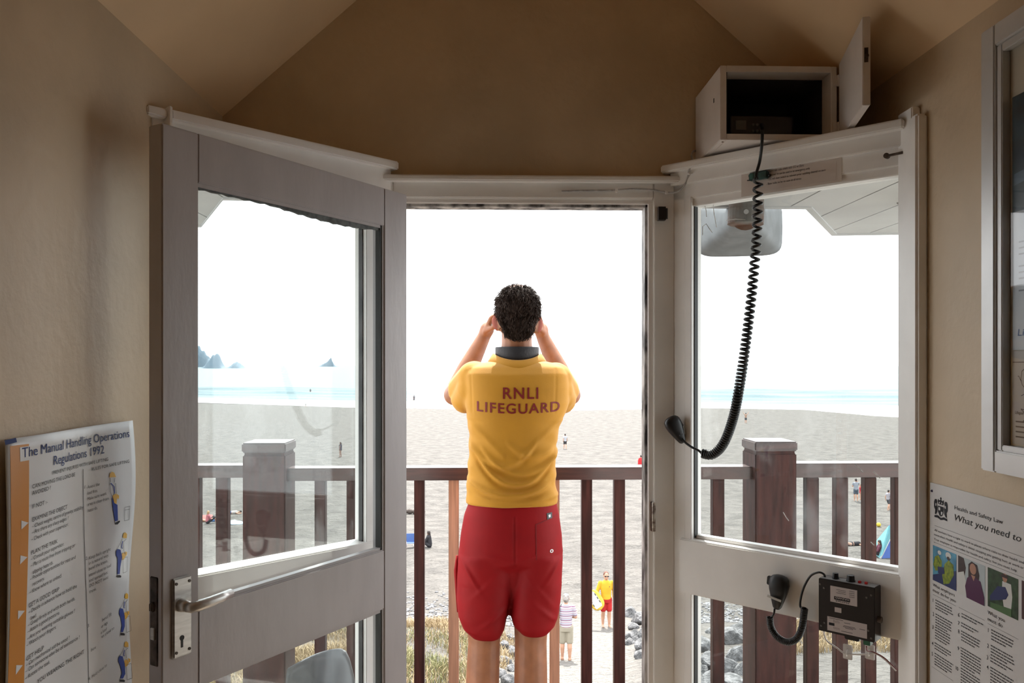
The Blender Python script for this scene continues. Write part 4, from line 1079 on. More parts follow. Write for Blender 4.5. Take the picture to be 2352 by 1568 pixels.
co2 = [pw_(1768, 1416, vc), pw_(1771, 1440, vc), pw_(1785, 1462, vc), pw_(1808, 1474, vc), pw_(1830, 1466, vc), pw_(1842, 1440, vc), pw_(1846, 1412, vc), pw_(1848, 1396, vc)]
bs2 = spline(co2, 120)
tube('coiled_cord', coil_path(co2, .0072, 46), .0027, BLACKP, m2, sides=7)
tube('cord_tail', spline([pw_(1846, 1396, vc), pw_(1838, 1392, vc), pw_(1840, 1370, vc), pw_(1848, 1345, vc), pw_(1862, 1322, vc), pw_(1880, 1314, V0 + .03), pw_(1892, 1318, V0 + .028), pw_(1895, 1326, V0 + .028)], 40), .0030, BLACKP, m2)
# wires under the amplifier with two adhesive hooks on the glass
wr = empty('speaker_wire', pw_(1960, 1490, .0)); tag(wr, 'thin white and red speaker wire strung below the amplifier across the glass', 'wire')
gv = -.022
tube('wire', spline([pw_(1893, 1457, -.01), pw_(1900, 1472, gv), pw_(1920, 1486, gv), pw_(1940, 1500, gv), pw_(1960, 1502, gv), pw_(1990, 1502, gv), pw_(2010, 1500, gv), pw_(2030, 1512, gv), pw_(2045, 1526, gv), pw_(2058, 1540, gv + .004)], 60), .0022, mat('white_wire', (.62, .58, .56), .4), wr)
tube('red_core', spline([pw_(1990, 1484, V0 + .02), pw_(1992, 1494, .0), pw_(2006, 1497, gv + .005), pw_(2028, 1508, gv + .005), pw_(2046, 1524, gv + .005), pw_(2060, 1538, gv + .008)], 30), .0016, mat('dark_red_wire', (.16, .03, .03), .5), wr)
tube('feed', [pw_(1893, 1457, -.01), pw_(1892, 1440, .005), pw_(1893, 1430, .012)], .0022, MATS['white_wire'], wr)
HOOK = mat('translucent_white_hook', (.70, .66, .64), .3)
for px, wh in ((1945, 'left'), (1996, 'right')):
    hk = empty('adhesive_hook', pw_(px, 1500, gv)); tag(hk, f'{wh} of two white adhesive cable hooks stuck on the lower pane', 'hook', 'adhesive hooks on the lower pane')
    q = rwin(px, 1498, gv); box('plate', q.x - .0125, q.x + .0125, -.0298, -.0265, q.z - .020, q.z + .020, HOOK, hk, MR, .003)
    tube('hook_arm', [MR @ Vector((q.x, -.0265, q.z + .008)), MR @ Vector((q.x, -.016, q.z + .006)), MR @ Vector((q.x, -.015, q.z - .004)), MR @ Vector((q.x, -.020, q.z - .008))], .0022, HOOK, hk)

# horn loudspeaker outside
hn = empty('horn_loudspeaker', atY(1700, 500, 2.85)); tag(hn, 'weathered grey horn loudspeaker with rusty driver hanging outside the right window', 'loudspeaker')
HORN = mat('grey_weathered_horn', (.17, .18, .19), .55, var=.15, vscale=18, bump=.1, bscale=40)
RUST = mat('rusty_grey_metal', (.15, .145, .135), .6, col2=(.10, .034, .012), vscale=14, metal=.2, bump=.2, bscale=60)
ax0, ax1 = atY(1717, 488, 2.72), atY(1697, 525, 3.05)
V, Fc = [], []
tdir = (ax1 - ax0).normalized(); uh = tdir.cross(Vector((0, 0, 1))).normalized(); vh = uh.cross(tdir)
nseg, nr = 12, 32
for layer in (0, 1):
    for j in range(nseg + 1):
        t = j / nseg; k = t ** 1.5
        wv, hv = .045 + (.158 - .045) * k - layer * .006, .045 + (.105 - .045) * k - layer * .006
        pw2 = 2 + 3.5 * t
        for i in range(nr):
            a = 2 * math.pi * i / nr; cc, ss = math.cos(a), math.sin(a)
            V.append(ax0.lerp(ax1, t) + uh * math.copysign(abs(cc) ** (2 / pw2), cc) * wv + vh * math.copysign(abs(ss) ** (2 / pw2), ss) * hv)
n1 = nr * (nseg + 1)
for layer in (0, 1):
    for j in range(nseg):
        for i in range(nr):
            a = layer * n1 + j * nr + i; b = layer * n1 + j * nr + (i + 1) % nr; Fc.append((a, b, b + nr, a + nr))
for i in range(nr):
    a, b = nseg * nr + i, nseg * nr + (i + 1) % nr; Fc.append((a, b, n1 + b, n1 + a))
fin('bell', V, Fc, HORN, hn, smooth=True)
dtop, dbot = atY(1716, 430, 2.66), atY(1712, 515, 2.66)
V, Fc = merge(tube_geo([dtop, dtop.lerp(dbot, .55), dtop.lerp(dbot, .62), dbot, dbot - Vector((0, 0, .002))], [.056, .056, .058, .058, .050], 28)); fin('driver', V, Fc, RUST, hn, smooth=False)
V, Fc = cyl_geo(dbot + Vector((0, 0, .03)), ax0, .05, .047, 20); fin('throat', V, Fc, RUST, hn, smooth=True)
V, Fc = cyl_geo(atY(1714, 486, 2.604), atY(1714, 486, 2.595), .008, None, 12); fin('bolt', V, Fc, METAL, hn)
tube('bracket', [dtop + Vector((0, .0, -.02)), Vector((dtop.x, 2.68, 2.036))], .012, RUST, hn)

# ================================================================== POSTERS AND NOTICE BOARD
# left wall poster (laminated, slightly bowed at the right edge)
PLX = XL + .012
lp = empty('safety_poster', (XL, 1.62, .7)); tag(lp, 'laminated white and orange poster on lifting loads safely, on the left wall', 'poster')
pA, pB = atX(13, 1008, PLX), atX(297, 966, PLX)
y0_, y1_ = pA.y, pB.y; ztp = (pA.z + pB.z) / 2; zbt = ztp - .70
def bow(y, z):
    u = (y - y0_) / (y1_ - y0_); v = (ztp - z) / (ztp - zbt)
    return PLX + .010 * max(0, (u - .6) / .4) ** 2 * (.5 + .5 * math.sin(v * 9)) + .004 * math.sin(u * 7 + v * 5) + .003 * math.exp(-((u - .72) / .08) ** 2 - ((v - .48) / .05) ** 2) 
V, Fc = [], []
NU, NV = 26, 34
for sd_ in (0, 1):
    for j in range(NV + 1):
        for i in range(NU + 1):
            y = y0_ + (y1_ - y0_) * i / NU; z = ztp + (zbt - ztp) * j / NV
            V.append((bow(y, z) - (.0016 if sd_ else 0), y, z))
n1 = (NU + 1) * (NV + 1)
for sd_ in (0, 1):
    for j in range(NV):
        for i in range(NU):
            a = sd_ * n1 + j * (NU + 1) + i; Fc.append((a, a + 1, a + NU + 2, a + NU + 1))
for i in range(NU):
    Fc += [(i, i + 1, n1 + i + 1, n1 + i), (NV * (NU + 1) + i, NV * (NU + 1) + i + 1, n1 + NV * (NU + 1) + i + 1, n1 + NV * (NU + 1) + i)]
for j in range(NV):
    a = j * (NU + 1); Fc += [(a, a + NU + 1, n1 + a + NU + 1, n1 + a), (a + NU, a + 2 * NU + 1, n1 + a + 2 * NU + 1, n1 + a + NU)]
fin('sheet', V, Fc, PAPERW, lp, smooth=True)
def LP(px, py):
    p = atX(px, py, PLX + .002); return p.y, p.z
def lput(y, z, off): return Vector((bow(y, z) + off, y, z))
def lpoly(pts, off):
    q = [LP(*p) for p in pts]; return [lput(y, z, off) for y, z in q], [tuple(range(len(q)))]
def subdiv_rect(pts, off, n=12):
    q = [LP(*p) for p in pts]; V, Fc = [], []       # four corners TL TR BR BL
    for j in range(n + 1):
        for i in range(3):
            s, t = i / 2, j / n
            y = (q[0][0] * (1 - s) + q[1][0] * s) * (1 - t) + (q[3][0] * (1 - s) + q[2][0] * s) * t
            z = (q[0][1] * (1 - s) + q[1][1] * s) * (1 - t) + (q[3][1] * (1 - s) + q[2][1] * s) * t
            V.append(lput(y, z, off))
    for j in range(n):
        for i in range(2): k = j * 3 + i; Fc.append((k, k + 1, k + 4, k + 3))
    return V, Fc
ob = subdiv_rect([(24, 1024), (64, 1019), (61, 1585), (19, 1592)], .0005, 24); fin('orange_band', *ob, INKO, lp)
V, Fc = subdiv_rect([(44, 1027), (66, 1024), (66, 1056), (44, 1060)], .0009, 3)
fin('title_panel', V, Fc, PAPERW, lp)
for t in ([(45, 1195), (62, 1200), (45, 1216)], [(43.5, 1275), (60.5, 1279), (42.5, 1296)], [(40, 1402), (57.5, 1402), (40, 1423)], [(39, 1527), (56, 1527), (38.5, 1549)]):
    V, Fc = lpoly(t, .0009); fin('arrow_mark', V, Fc, PAPERW, lp)
V, Fc = lpoly([(12, 1011), (36, 1005), (38, 1015), (14, 1022)], .0010); fin('corner_tape', V, Fc, INKN, lp)
def ltxt(s_, px0, py0, px1, cap, bold=0.0, shear=0.0):
    bold = 0.0
    a = LP(px0, py0); b = LP(px1, py0)
    V2, Fc = text2d(s_, cap, abs(b[0] - a[0]), bold, shear)
    return mapped(V2, Fc, lambda u, v: lput(a[0] + u, a[1] + v, .0012))
V, Fc = merge(ltxt('The Manual Handling Operations', 48, 1051, 290, .0178, .003), ltxt('Regulations 1992', 122, 1068, 242, .0178, .003)); fin('title_text', V, Fc, INKN, lp)
T = [('PREVENT INJURIES WITH SAFE LIFTING', 120, 1090, 249, .0070, .012), ('RULES FOR SAFE LIFTING', 216, 1081, 287, .0068, .012), ('CAN MOVING THE LOAD BE', 70, 1122, 177.5, .0075, .012), ('AVOIDED ?', 70, 1137, 116, .0075, .012), ('IF NOT :-', 70, 1168, 108, .0075, .012), ('EXAMINE THE OBJECT', 71, 1198, 160, .0078, .018),
     ('PLAN THE TASK', 70, 1274, 137, .0078, .018), ('GET A GOOD GRIP', 67, 1396, 142, .0078, .018), ('GET HELP', 64.6, 1518, 107, .0078, .018), ('YOU WEARING THE RIGHT', 92, 1570, 191, .0078, .018)]
geos = [ltxt(*t) for t in T]
for s_, a, b, c in (('– Check weight, centre of gravity, stability', 70, 1213, 197), ('– Are there any sharp edges ?', 70, 1227, 163), ('– Check with your supervisor.', 69, 1243, 163), ('– Consult your supervisor.', 69, 1288, 153), ('– Plan a route free from tripping or', 69, 1303, 178), ('slipping hazards.', 75, 1318.5, 127), ('– Provide opportunities for rest and', 68, 1334, 179), ('recovery.', 75, 1346, 106), ('– Know where to unload.', 68, 1364.5, 148), ('– Decide in advance how to hold the', 67, 1410, 180), ('load.', 72.5, 1424, 88), ('– Grasp firmly and with both hands.', 66, 1440, 176), ('– Attain a good posture.', 65, 1455, 143), ('– Are you wearing suitable gloves !', 65, 1471, 174.5), ('– Watch your fingers.', 64, 1486, 135), ('– Can mechanical aid be used !', 64, 1531.6, 162.5), ('– Can someone else be of assistance !', 63, 1546, 183), ('– Rotate the task.', 63, 1562, 121)):
    geos.append(ltxt(s_, a, b, c, .0072, .004, .15))
V, Fc = merge(*geos); fin('printed_text', V, Fc, INKB, lp)['kind'] = 'stuff'
geos = []
for s_, a, b, c in (('1.', 199.5, 1122, 204), ('Assess the', 206, 1122, 231), ('load first.', 206, 1136, 227), ('Make sure work', 206, 1149, 244), ('area is clear from', 206, 1162, 248), ('hazards.', 206, 1176, 226), ('2.', 199.5, 1286, 204), ('Keep back upright', 206, 1285, 250), ('in a natural way,', 206, 1297, 246), ('bend the knees,', 205, 1310, 244), ('stand close to load', 205, 1324.5, 251), ('and spread feet.', 205, 1337, 243), ('DO NOT twist', 205, 1349, 243), ('trunk.', 205, 1362, 218), ('3.', 199.5, 1441, 204), ('bend, lift', 231, 1427, 253), ('ur legs', 229, 1442, 244), ('a load', 228, 1456, 242), ('as close to', 230, 1465, 260), ('box', 206, 1496, 217), ('4. Hold close to', 200, 1563, 243)):
    geos.append(ltxt(s_, a, b, c, .0066, .0, .12))
geos.append(subdiv_rect([(196.6, 1077), (197.6, 1077), (201, 1580), (200, 1580)], .0010, 24))
V, Fc = merge(*geos); fin('printed_text', V, Fc, INKG, lp)['kind'] = 'stuff'
# lifting figures: hat, overalls, gloves, shoes, box
def ell(cx, cy, rx_, ry_, n=14): return [(cx + rx_ * math.cos(2 * math.pi * k / n), cy + ry_ * math.sin(2 * math.pi * k / n)) for k in range(n)]
cols = None
def line(p, q, wd): 
    dx, dy = q[0] - p[0], q[1] - p[1]; L = math.hypot(dx, dy) or 1; nx, ny = -dy / L * wd, dx / L * wd
    return [(p[0] + nx, p[1] + ny), (q[0] + nx, q[1] + ny), (q[0] - nx, q[1] - ny), (p[0] - nx, p[1] - ny)]
def fig(ox, oy, pose):
    s = 1.0
    P = lambda pts: [(ox + x, oy + y) for x, y in pts]
    if pose == 0:
        cols['y'] += [P([(-6, 13), (-5, 4), (-1, 0), (3, 2), (5, 9), (6, 12)]), P([(-1, 55), (5, 50), (7, 58), (6, 74), (2, 72)]), P([(6, 50), (11, 55), (10, 63), (7, 60)])]
        cols['b'] += [P([(-3, 56), (2, 72), (8, 76), (9, 112), (3, 114), (0, 90)]), P(line((-4, 26), (2, 34), .8)), P(line((2, 34), (3, 50), .8))]
        cols['k'] += [P([(3, 117), (12, 112), (13, 115), (8, 121), (4, 121)])]
        cols['l'] += [P(line(p, q, .35)) for p, q in (((-5, 14), (-4, 24)), ((4, 14), (3, 24)), ((-5, 26), (-5, 46)), ((-5, 46), (-3, 56)), ((5, 26), (6, 50)), ((22, 82), (32, 79)), ((32, 79), (32, 110)), ((32, 110), (22, 113)), ((22, 113), (22, 82)), ((22, 88), (32, 86)))]
    else:
        b = (0, 6, 9, 11)[pose]
        cols['y'] += [P([(4, 12), (5, 3), (9, 0), (13, 4), (13, 13), (9, 14)]), P([(3, 56 - b), (8, 52 - b), (13, 60 - b), (9, 68 - b), (5, 70 - b)]), P([(11, 50 - b), (16, 52 - b), (15, 60 - b), (12, 58 - b)])]
        kx = (0, 0, 3, 4)[pose]
        cols['b'] += [P([(-10, 50 - b), (-7, 44 - b), (0, 46 - b), (4, 62 - b), (1 + kx, 86 - b), (0, 108 - 2 * b), (-6, 108 - 2 * b), (-6 + kx, 84 - b), (-6, 66 - b), (-10, 58 - b)]), P(line((4, 20), (2, 34), .8)), P(line((2, 34), (4, 44 - b), .8))]
        cols['k'] += [P([(-7, 110 - 2 * b), (0, 110 - 2 * b), (4, 112 - 2 * b), (3, 116 - 2 * b), (-7, 115 - 2 * b)])]
        cols['l'] += [P(line(p, q, .35)) for p, q in (((3, 15), (-4, 30)), ((-4, 30), (-8, 46 - b)), ((12, 15), (6, 22)), ((6, 22), (8, 50 - b)), ((7, 66 - b), (17, 62 - b)), ((17, 62 - b), (18, 96 - b)), ((18, 96 - b), (8, 100 - b)), ((8, 100 - b), (7, 66 - b)))]
for fx, fy, ps in ((256, 1083, 0), (272, 1222, 1), (283, 1361, 2), (281, 1472, 3)):
    cols = {'b': [], 'y': [], 'k': [], 'l': []}
    fig(fx, fy, ps)
    V, Fc = lpoly(cols['b'][0], .0012); fg = fin('lifting_figure', V, Fc, INKBL, lp)
    for pn, pp, mm in (('braces', cols['b'][1:], INKBL), ('hard_hat', cols['y'][:1], INKY), ('glove', cols['y'][1:2], INKY), ('glove', cols['y'][2:], INKY), ('shoe', cols['k'], INKB), ('outline', cols['l'][:(5 if ps == 0 else 4)], INKG), ('load_outline', cols['l'][(5 if ps == 0 else 4):], INKG)):
        V, Fc = merge(*[lpoly(p, .0014) for p in pp]); fin(pn, V, Fc, mm, fg)

# right wall: framed notice board
nb = empty('notice_board', (XR, 1.35, 1.25)); tag(nb, 'aluminium framed glazed notice board on the right wall', 'notice board')
nY = atX(2252, 600, XR - .03).y
nz0, nz1, nE = 1.262, 2.172, .72
FW = .045
ALU = mat('satin_aluminium_frame', (.66, .66, .66), .4, metal=.35, var=.04, vscale=10)
box('frame_stile', XR - .030, XR - .0005, nY - FW, nY, nz0, nz1, ALU, nb, bevel=.003)
box('frame_stile', XR - .030, XR - .0005, nE, nE + FW, nz0, nz1, ALU, nb, bevel=.003)
box('frame_rail', XR - .030, XR - .0005, nE + FW, nY - FW, nz0, nz0 + FW, ALU, nb, bevel=.003)
box('frame_rail', XR - .030, XR - .0005, nE + FW, nY - FW, nz1 - FW, nz1, ALU, nb, bevel=.003)
box('inner_lip', XR - .024, XR - .006, nY - FW - .016, nY - FW, nz0 + FW, nz1 - FW, ALU, nb, bevel=.002)
box('inner_lip', XR - .024, XR - .006, nE + FW, nY - FW - .016, nz1 - FW - .016, nz1 - FW, ALU, nb, bevel=.002)
box('inner_lip', XR - .024, XR - .006, nE + FW, nY - FW - .016, nz0 + FW, nz0 + FW + .012, ALU, nb, bevel=.002)
box('backing', XR - .005, XR - .001, nE + FW, nY - FW, nz0 + FW, nz1 - FW, mat('cream_backing_board', (.60, .55, .45), .6), nb)
box('glass', XR - .014, XR - .011, nE + FW, nY - FW - .014, nz0 + FW, nz1 - FW - .014, BOARDGL, nb)
iy1 = nY - FW - .020
NZ = lambda px, py: atX(px, py, XR - .006).z
def paper(name, label, ya, yb, za, zb_, m):
    o = box(name, XR - .0075, XR - .0052, ya, yb, za, zb_, m, None); tag(o, label, 'notice'); return o
def rput(y, z, off): return Vector((XR - off, y, z))
zJ1, zJ0 = NZ(2290, 243), NZ(2290, 503)
DARKB = mat('dark_sea_photo_print', (.012, .03, .045), .3, col2=(.05, .10, .14), vscale=9, detail=6)
e1 = empty('sea_life_notice', (XR - .006, 1.4, zJ0)); tag(e1, 'dark blue printed notice about jellyfish behind the board glass', 'notice')
box('sheet', XR - .0075, XR - .0052, iy1 - .42, iy1 - .004, zJ0, zJ1, DARKB, e1)
V2, Fc = text2d('Jellyfish', .022, .17, .01); V, Fc = mapped(V2, Fc, lambda u, v: rput(iy1 - .055 - u, zJ1 - .036 + v, .0079)); fin('printed_title', V, Fc, PAPERW, e1)
V, Fc = merge(*[([rput(iy1 - .03 - y, zJ1 - z, .0078) for y, z in ell(cx, cz, a, b, 16)], [tuple(range(16))]) for cx, cz, a, b in ((.055, .085, .018, .009), (.10, .14, .03, .018))]); fin('picture', V, Fc, mat('faded_ochre_print', (.20, .17, .10), .4), e1)
V, Fc = merge(*[([rput(iy1 - .01 - y, zJ1 - z, .0078) for y, z in pts], [(0, 1, 2, 3)]) for pts in ([(.0, .155), (.14, .140), (.14, .160), (.0, .178)], [(.05, .20), (.09, .20), (.09, .225), (.05, .225)])]); fin('picture', V, Fc, mat('pale_blue_print', (.12, .20, .28), .4), e1)
zW1, zW0 = zJ0 + .003, NZ(2290, 805)
e2 = empty('lifeguard_notice', (XR - .006, 1.4, zW0)); tag(e2, 'pale blue and white lifeguard notice in the middle of the notice board', 'notice')
PBL = mat('pale_blue_white_print', (.68, .72, .76), .35, col2=(.40, .50, .60), vscale=5)
box('sheet', XR - .0080, XR - .0053, iy1 - .42, iy1 - .006, zW0, zW1, PBL, e2)
geos = []
for c_ in range(3):
    for r_ in range(9):
        if r_ in (3, 7): continue
        y_ = iy1 - .025 - c_ * .075; z_ = zW1 - .06 - r_ * .012; L_ = .05 - .012 * ((r_ * 7 + c_ * 3) % 3) / 2
        geos.append(([rput(y_, z_, .0084), rput(y_ - L_, z_, .0084), rput(y_ - L_, z_ - .003, .0084), rput(y_, z_ - .003, .0084)], [(0, 1, 2, 3)]))
V, Fc = merge(*geos); fin('text_lines', V, Fc, mat('faded_grey_ink', (.22, .25, .30), .5), e2)
V2, Fc = text2d('Lifeguards', .014, .12, .008, .1); V, Fc = mapped(V2, Fc, lambda u, v: rput(iy1 - .022 - u, zW0 + .028 + v, .0085)); fin('printed_title', V, Fc, mat('faded_blue_ink', (.12, .20, .38), .5), e2)
zG1, zG0 = zW0 - .002, nz0 + FW + .016
e3 = empty('map_notice', (XR - .006, 1.4, zG0)); tag(e3, 'grey line-drawn map notice at the bottom of the notice board', 'notice')
box('sheet', XR - .0076, XR - .0053, iy1 - .42, iy1 - .004, zG0, zG1, mat('grey_paper', (.46, .44, .41), .4), e3)
geos = []
rng = random.Random(9)
def stroke(pts, wd):
    out = []
    for (a, b), (c_, d_) in zip(pts[:-1], pts[1:]):
        L_ = math.hypot(c_ - a, d_ - b) or 1; nx, nz = -(d_ - b) / L_ * wd, (c_ - a) / L_ * wd
        out.append(([rput(a + nx, b + nz, .0080), rput(c_ + nx, d_ + nz, .0080), rput(c_ - nx, d_ - nz, .0080), rput(a - nx, b - nz, .0080)], [(0, 1, 2, 3)]))
    return out
for k in range(14):
    y_, z_ = iy1 - .02 - rng.random() * .13, zG1 - .035 - rng.random() * .085; pts = [(y_, z_)]
    for q in range(5): y_ += rng.uniform(-.016, .012); z_ += rng.uniform(-.012, .01); pts.append((y_, z_))
    geos += stroke(pts, .0007)
geos += stroke([(iy1 - .006, zG1 - .022), (iy1 - .40, zG1 - .022)], .0008)
for r_ in range(4): geos += stroke([(iy1 - .015, zG0 + .045 - r_ * .010), (iy1 - .38, zG0 + .045 - r_ * .010)], .0014)
V2, Fc = text2d('Lifeguards', .006, .034, .01); geos.append(mapped(V2, Fc, lambda u, v: rput(iy1 - .014 - u, zG0 + .060 + v, .0081)))
V2, Fc = text2d('Where', .007, .03, .015); geos.append(mapped(V2, Fc, lambda u, v: rput(iy1 - .075 - u, zG1 - .017 + v, .0081)))
V, Fc = merge(*geos); fin('map_print', V, Fc, INKG, e3)

# right wall: law poster
RPX = XR - .003
rp = empty('law_poster', (XR, 1.7, .6)); tag(rp, 'white health and safety law poster with colour photographs on the right wall', 'poster')
qa = atX(2136, 1107, RPX); ry0, rz1 = qa.y, qa.z
box('sheet', XR - .003, XR - .0005, ry0 - .43, ry0, rz1 - .62, rz1, mat('matt_white_paper', (.62, .61, .61), .35, bump=.15, bscale=9, bdist=.004), rp)
def RP(px, py):
    p = atX(px, py, RPX); return p.y, p.z
def rtxt(s_, px0, py0, px1, cap, bold=0, shear=0, frac=1.0):
    bold = 0.0
    a = RP(px0, py0); b = RP(px1, py0); V2, Fc = text2d(s_, cap, abs(b[0] - a[0]) * frac, bold, shear)
    return mapped(V2, Fc, lambda u, v: rput(a[0] - u, a[1] + v, .0036))
geos = [rtxt('Health and Safety Law', 2193, 1169, 2304, .0092, .006), rtxt('What you need to know', 2193, 1194, 2349, .0148, .006, .2, 1.33),
        rtxt('All workers have a right to work in places where risks to their health and', 2147, 1218.5, 2352, .0052, .01), rtxt('controlled. Health and safety is about stopping you getting hurt at work or', 2146, 1228.5, 2352, .0052, .01), rtxt('Your employer is responsible for health and safety, but you must help.', 2146, 1239, 2337, .0052, .01),
        rtxt('What employers', 2143, 1345, 2193, .0072, .005), rtxt('must do for you', 2143, 1357, 2195, .0072, .005), rtxt('What you', 2269, 1409, 2308, .0082, .005), rtxt('must do', 2269, 1424, 2303, .0082, .005)]
for n_, x_, y_ in (('1', 2143, 1382), ('2', 2143, 1413), ('3', 2142, 1443), ('4', 2141, 1480), ('5', 2140.5, 1504), ('6', 2201, 1415), ('7', 2201, 1434), ('8', 2201, 1453), ('9', 2200, 1492), ('10', 2196, 1537), ('1', 2270, 1451), ('2', 2268, 1486), ('3', 2267, 1513), ('4', 2267, 1535)):
    a = RP(x_, y_); V2, Fc = text2d(n_, .0088, None, .006); geos.append(mapped(V2, Fc, lambda u, v, a=a: rput(a[0] - u, a[1] + v, .0036)))
def bar(px0, px1, py, th_):
    a = RP(px0, py); b = RP(px1, py); return [rput(a[0], a[1], .0035), rput(b[0], a[1], .0035), rput(b[0], a[1] - th_, .0035), rput(a[0], a[1] - th_, .0035)], [(0, 1, 2, 3)]
geos += [bar(2147, 2352, 1206, .0006), bar(2145, 2352, 1244, .0006), bar(2143, 2196, 1364, .0005), bar(2203, 2262, 1394, .0005), bar(2269, 2340, 1431, .0005), bar(2141, 2190, 1530, .0005)]
V, Fc = merge(*geos); fin('printed_text', V, Fc, INKB, rp)['kind'] = 'stuff'
geos = []
rng = random.Random(4)
def para(px0, px1, py, n_, tail=.7):
    for k in range(n_):
        a = RP(px0, py); b = RP(px1, py); w_ = abs(b[0] - a[0]) * (tail if k == n_ - 1 else rng.uniform(.9, 1)); z_ = a[1] - k * .0064
        x_ = 0
        while x_ < w_ - .002:
            wl = min(w_ - x_, rng.uniform(.004, .011)); geos.append(([rput(a[0] - x_, z_, .0035), rput(a[0] - x_ - wl, z_, .0035), rput(a[0] - x_ - wl, z_ - .0026, .0035), rput(a[0] - x_, z_ - .0026, .0035)], [(0, 1, 2, 3)])); x_ += wl + .0016
for px0, px1, py, n_ in ((2149, 2190, 1376, 4), (2149, 2188, 1408, 5), (2148, 2186, 1438, 5), (2147, 2188, 1474, 3), (2147, 2190, 1498, 5), (2209, 2259, 1407, 2), (2208, 2248, 1428, 2), (2208, 2254, 1447, 4), (2207, 2256, 1485, 7), (2207, 2256, 1532, 6), (2277, 2328, 1444, 4), (2276, 2330, 1480, 4), (2275, 2331, 1508, 2), (2275, 2331, 1530, 6)):
    para(px0, px1, py, n_)
V, Fc = merge(*geos); fin('fine_print', V, Fc, INKG, rp)['kind'] = 'stuff'
# the three printed photographs
def pic(pxs, shapes, bgm):
    a = RP(*pxs[0]); b = RP(*pxs[1]); w_ = abs(b[0] - a[0]); h_ = abs(RP(pxs[0][0], pxs[0][1])[1] - RP(pxs[2][0], pxs[2][1])[1])
    f = lambda u, v, off: rput(a[0] - u * w_, a[1] - v * h_, off)
    par_ = fin('photograph', [f(0, 0, .0034), f(1, 0, .0034), f(1, 1, .0034), f(0, 1, .0034)], [(0, 1, 2, 3)], bgm, rp)
    for k, (pts, mm) in enumerate(shapes):
        fin('photo_detail', [f(u, v, .0036 + k * .0001) for u, v in pts], [tuple(range(len(pts)))], mm, par_)
SKY_ = mat('blue_photo_print', (.03, .16, .30), .4, col2=(.10, .34, .50), vscale=30); HV = mat('hi_vis_photo_print', (.28, .34, .02), .4, col2=(.10, .16, .02), vscale=120)
WHP = mat('white_photo_print', (.6, .6, .58), .4); NVY = mat('navy_photo_print', (.015, .03, .12), .4); PUR = mat('plum_photo_print', (.07, .012, .06), .4); SKP = mat('skin_photo_print', (.42, .22, .15), .4); DKP = mat('dark_hair_photo_print', (.03, .012, .012), .4); GRP = mat('dark_green_photo_print', (.008, .03, .012), .4, col2=(.03, .08, .03), vscale=80); LBP = mat('light_grey_photo_print', (.42, .48, .50), .4)
pic([(2143, 1251), (2197, 1251), (2143, 1331)], [([(0, .85), (1, .45), (1, 1), (0, 1)], NVY), ([(.02, .55), (.10, .30), (.25, .22), (.40, .35), (.38, .62), (.12, .70)], HV), ([(.42, .75), (.52, .40), (.68, .25), (.88, .32), (.90, .60), (.72, .88), (.48, .98)], HV), (ell(.30, .14, .08, .06), WHP), (ell(.68, .12, .12, .09), WHP), (ell(.68, .20, .06, .05), DKP), ([(.22, .55), (.50, .50), (.52, .68), (.25, .74)], NVY)], SKY_)
pic([(2201, 1274.5), (2263, 1274.5), (2201, 1362)], [([(.0, .0), (.22, .02), (.30, .25), (.26, .45), (0, .52)], DKP), ([(0, .45), (.22, .36), (.34, .70), (.30, 1), (0, 1)], WHP), ([(.40, .12), (.52, .02), (.72, .06), (.80, .30), (.76, .52), (.40, .48)], DKP), (ell(.57, .20, .12, .14), SKP), ([(.28, .72), (.36, .48), (.56, .36), (.84, .44), (.98, .80), (.98, 1), (.34, 1)], PUR), ([(.50, .36), (.66, .36), (.60, .50)], SKP)], LBP)
pic([(2269, 1301.6), (2339, 1301.6), (2269, 1391)], [([(.50, .20), (.78, .20), (.82, .50), (.78, .85), (.55, .85), (.48, .5)], WHP), (ell(.58, .10, .08, .11), SKP), ([(.46, .05), (.54, -.02 + .03), (.68, .03), (.68, .10), (.46, .10)], DKP), ([(.08, .72), (.34, .38), (.60, .32), (.70, .48), (.62, .62), (.38, .72), (.10, .82)], NVY), ([(.10, .86), (.80, .80), (.80, 1), (.10, 1)], mat('cabbage_photo_print', (.06, .14, .05), .4))], GRP)
pic([(2347, 1332), (2400, 1332), (2347, 1420)], [(ell(.5, .4, .3, .3), SKP)], mat('brown_photo_print', (.06, .02, .02), .4))
# royal arms: crown, shield, two supporters
def RQ(u, v): 
    a = RP(2145, 1140); s_ = .000905; return rput(a[0] - u * s_ * 1.85, a[1] - v * s_ * 1.1, .0036)
arms = [[(16, 0), (18, -4), (20, 0), (18, 3)], [(10, 8), (11, 2), (14, 5), (18, 2), (22, 5), (25, 2), (26, 8), (24, 14), (12, 14)], [(11, 18), (25, 18), (25, 32), (22, 39), (18, 42), (14, 39), (11, 32)],
        [(1, 12), (3, 5), (7, 4), (9, 9), (8, 16), (10, 22), (9, 34), (6, 40), (3, 40), (4, 30), (1, 24)], [(35, 12), (33, 4), (29, 4), (27, 9), (28, 16), (26, 22), (27, 34), (30, 40), (33, 40), (32, 30), (35, 24)], [(2, 43), (10, 41), (18, 45), (26, 41), (34, 43), (34, 48), (26, 47), (18, 50), (10, 47), (2, 48)]]
V, Fc = merge(*[([RQ(*p) for p in q], [tuple(range(len(q)))]) for q in arms]); cr = fin('crest', V, Fc, INKB, rp); cr['label'] = 'printed black royal crest'
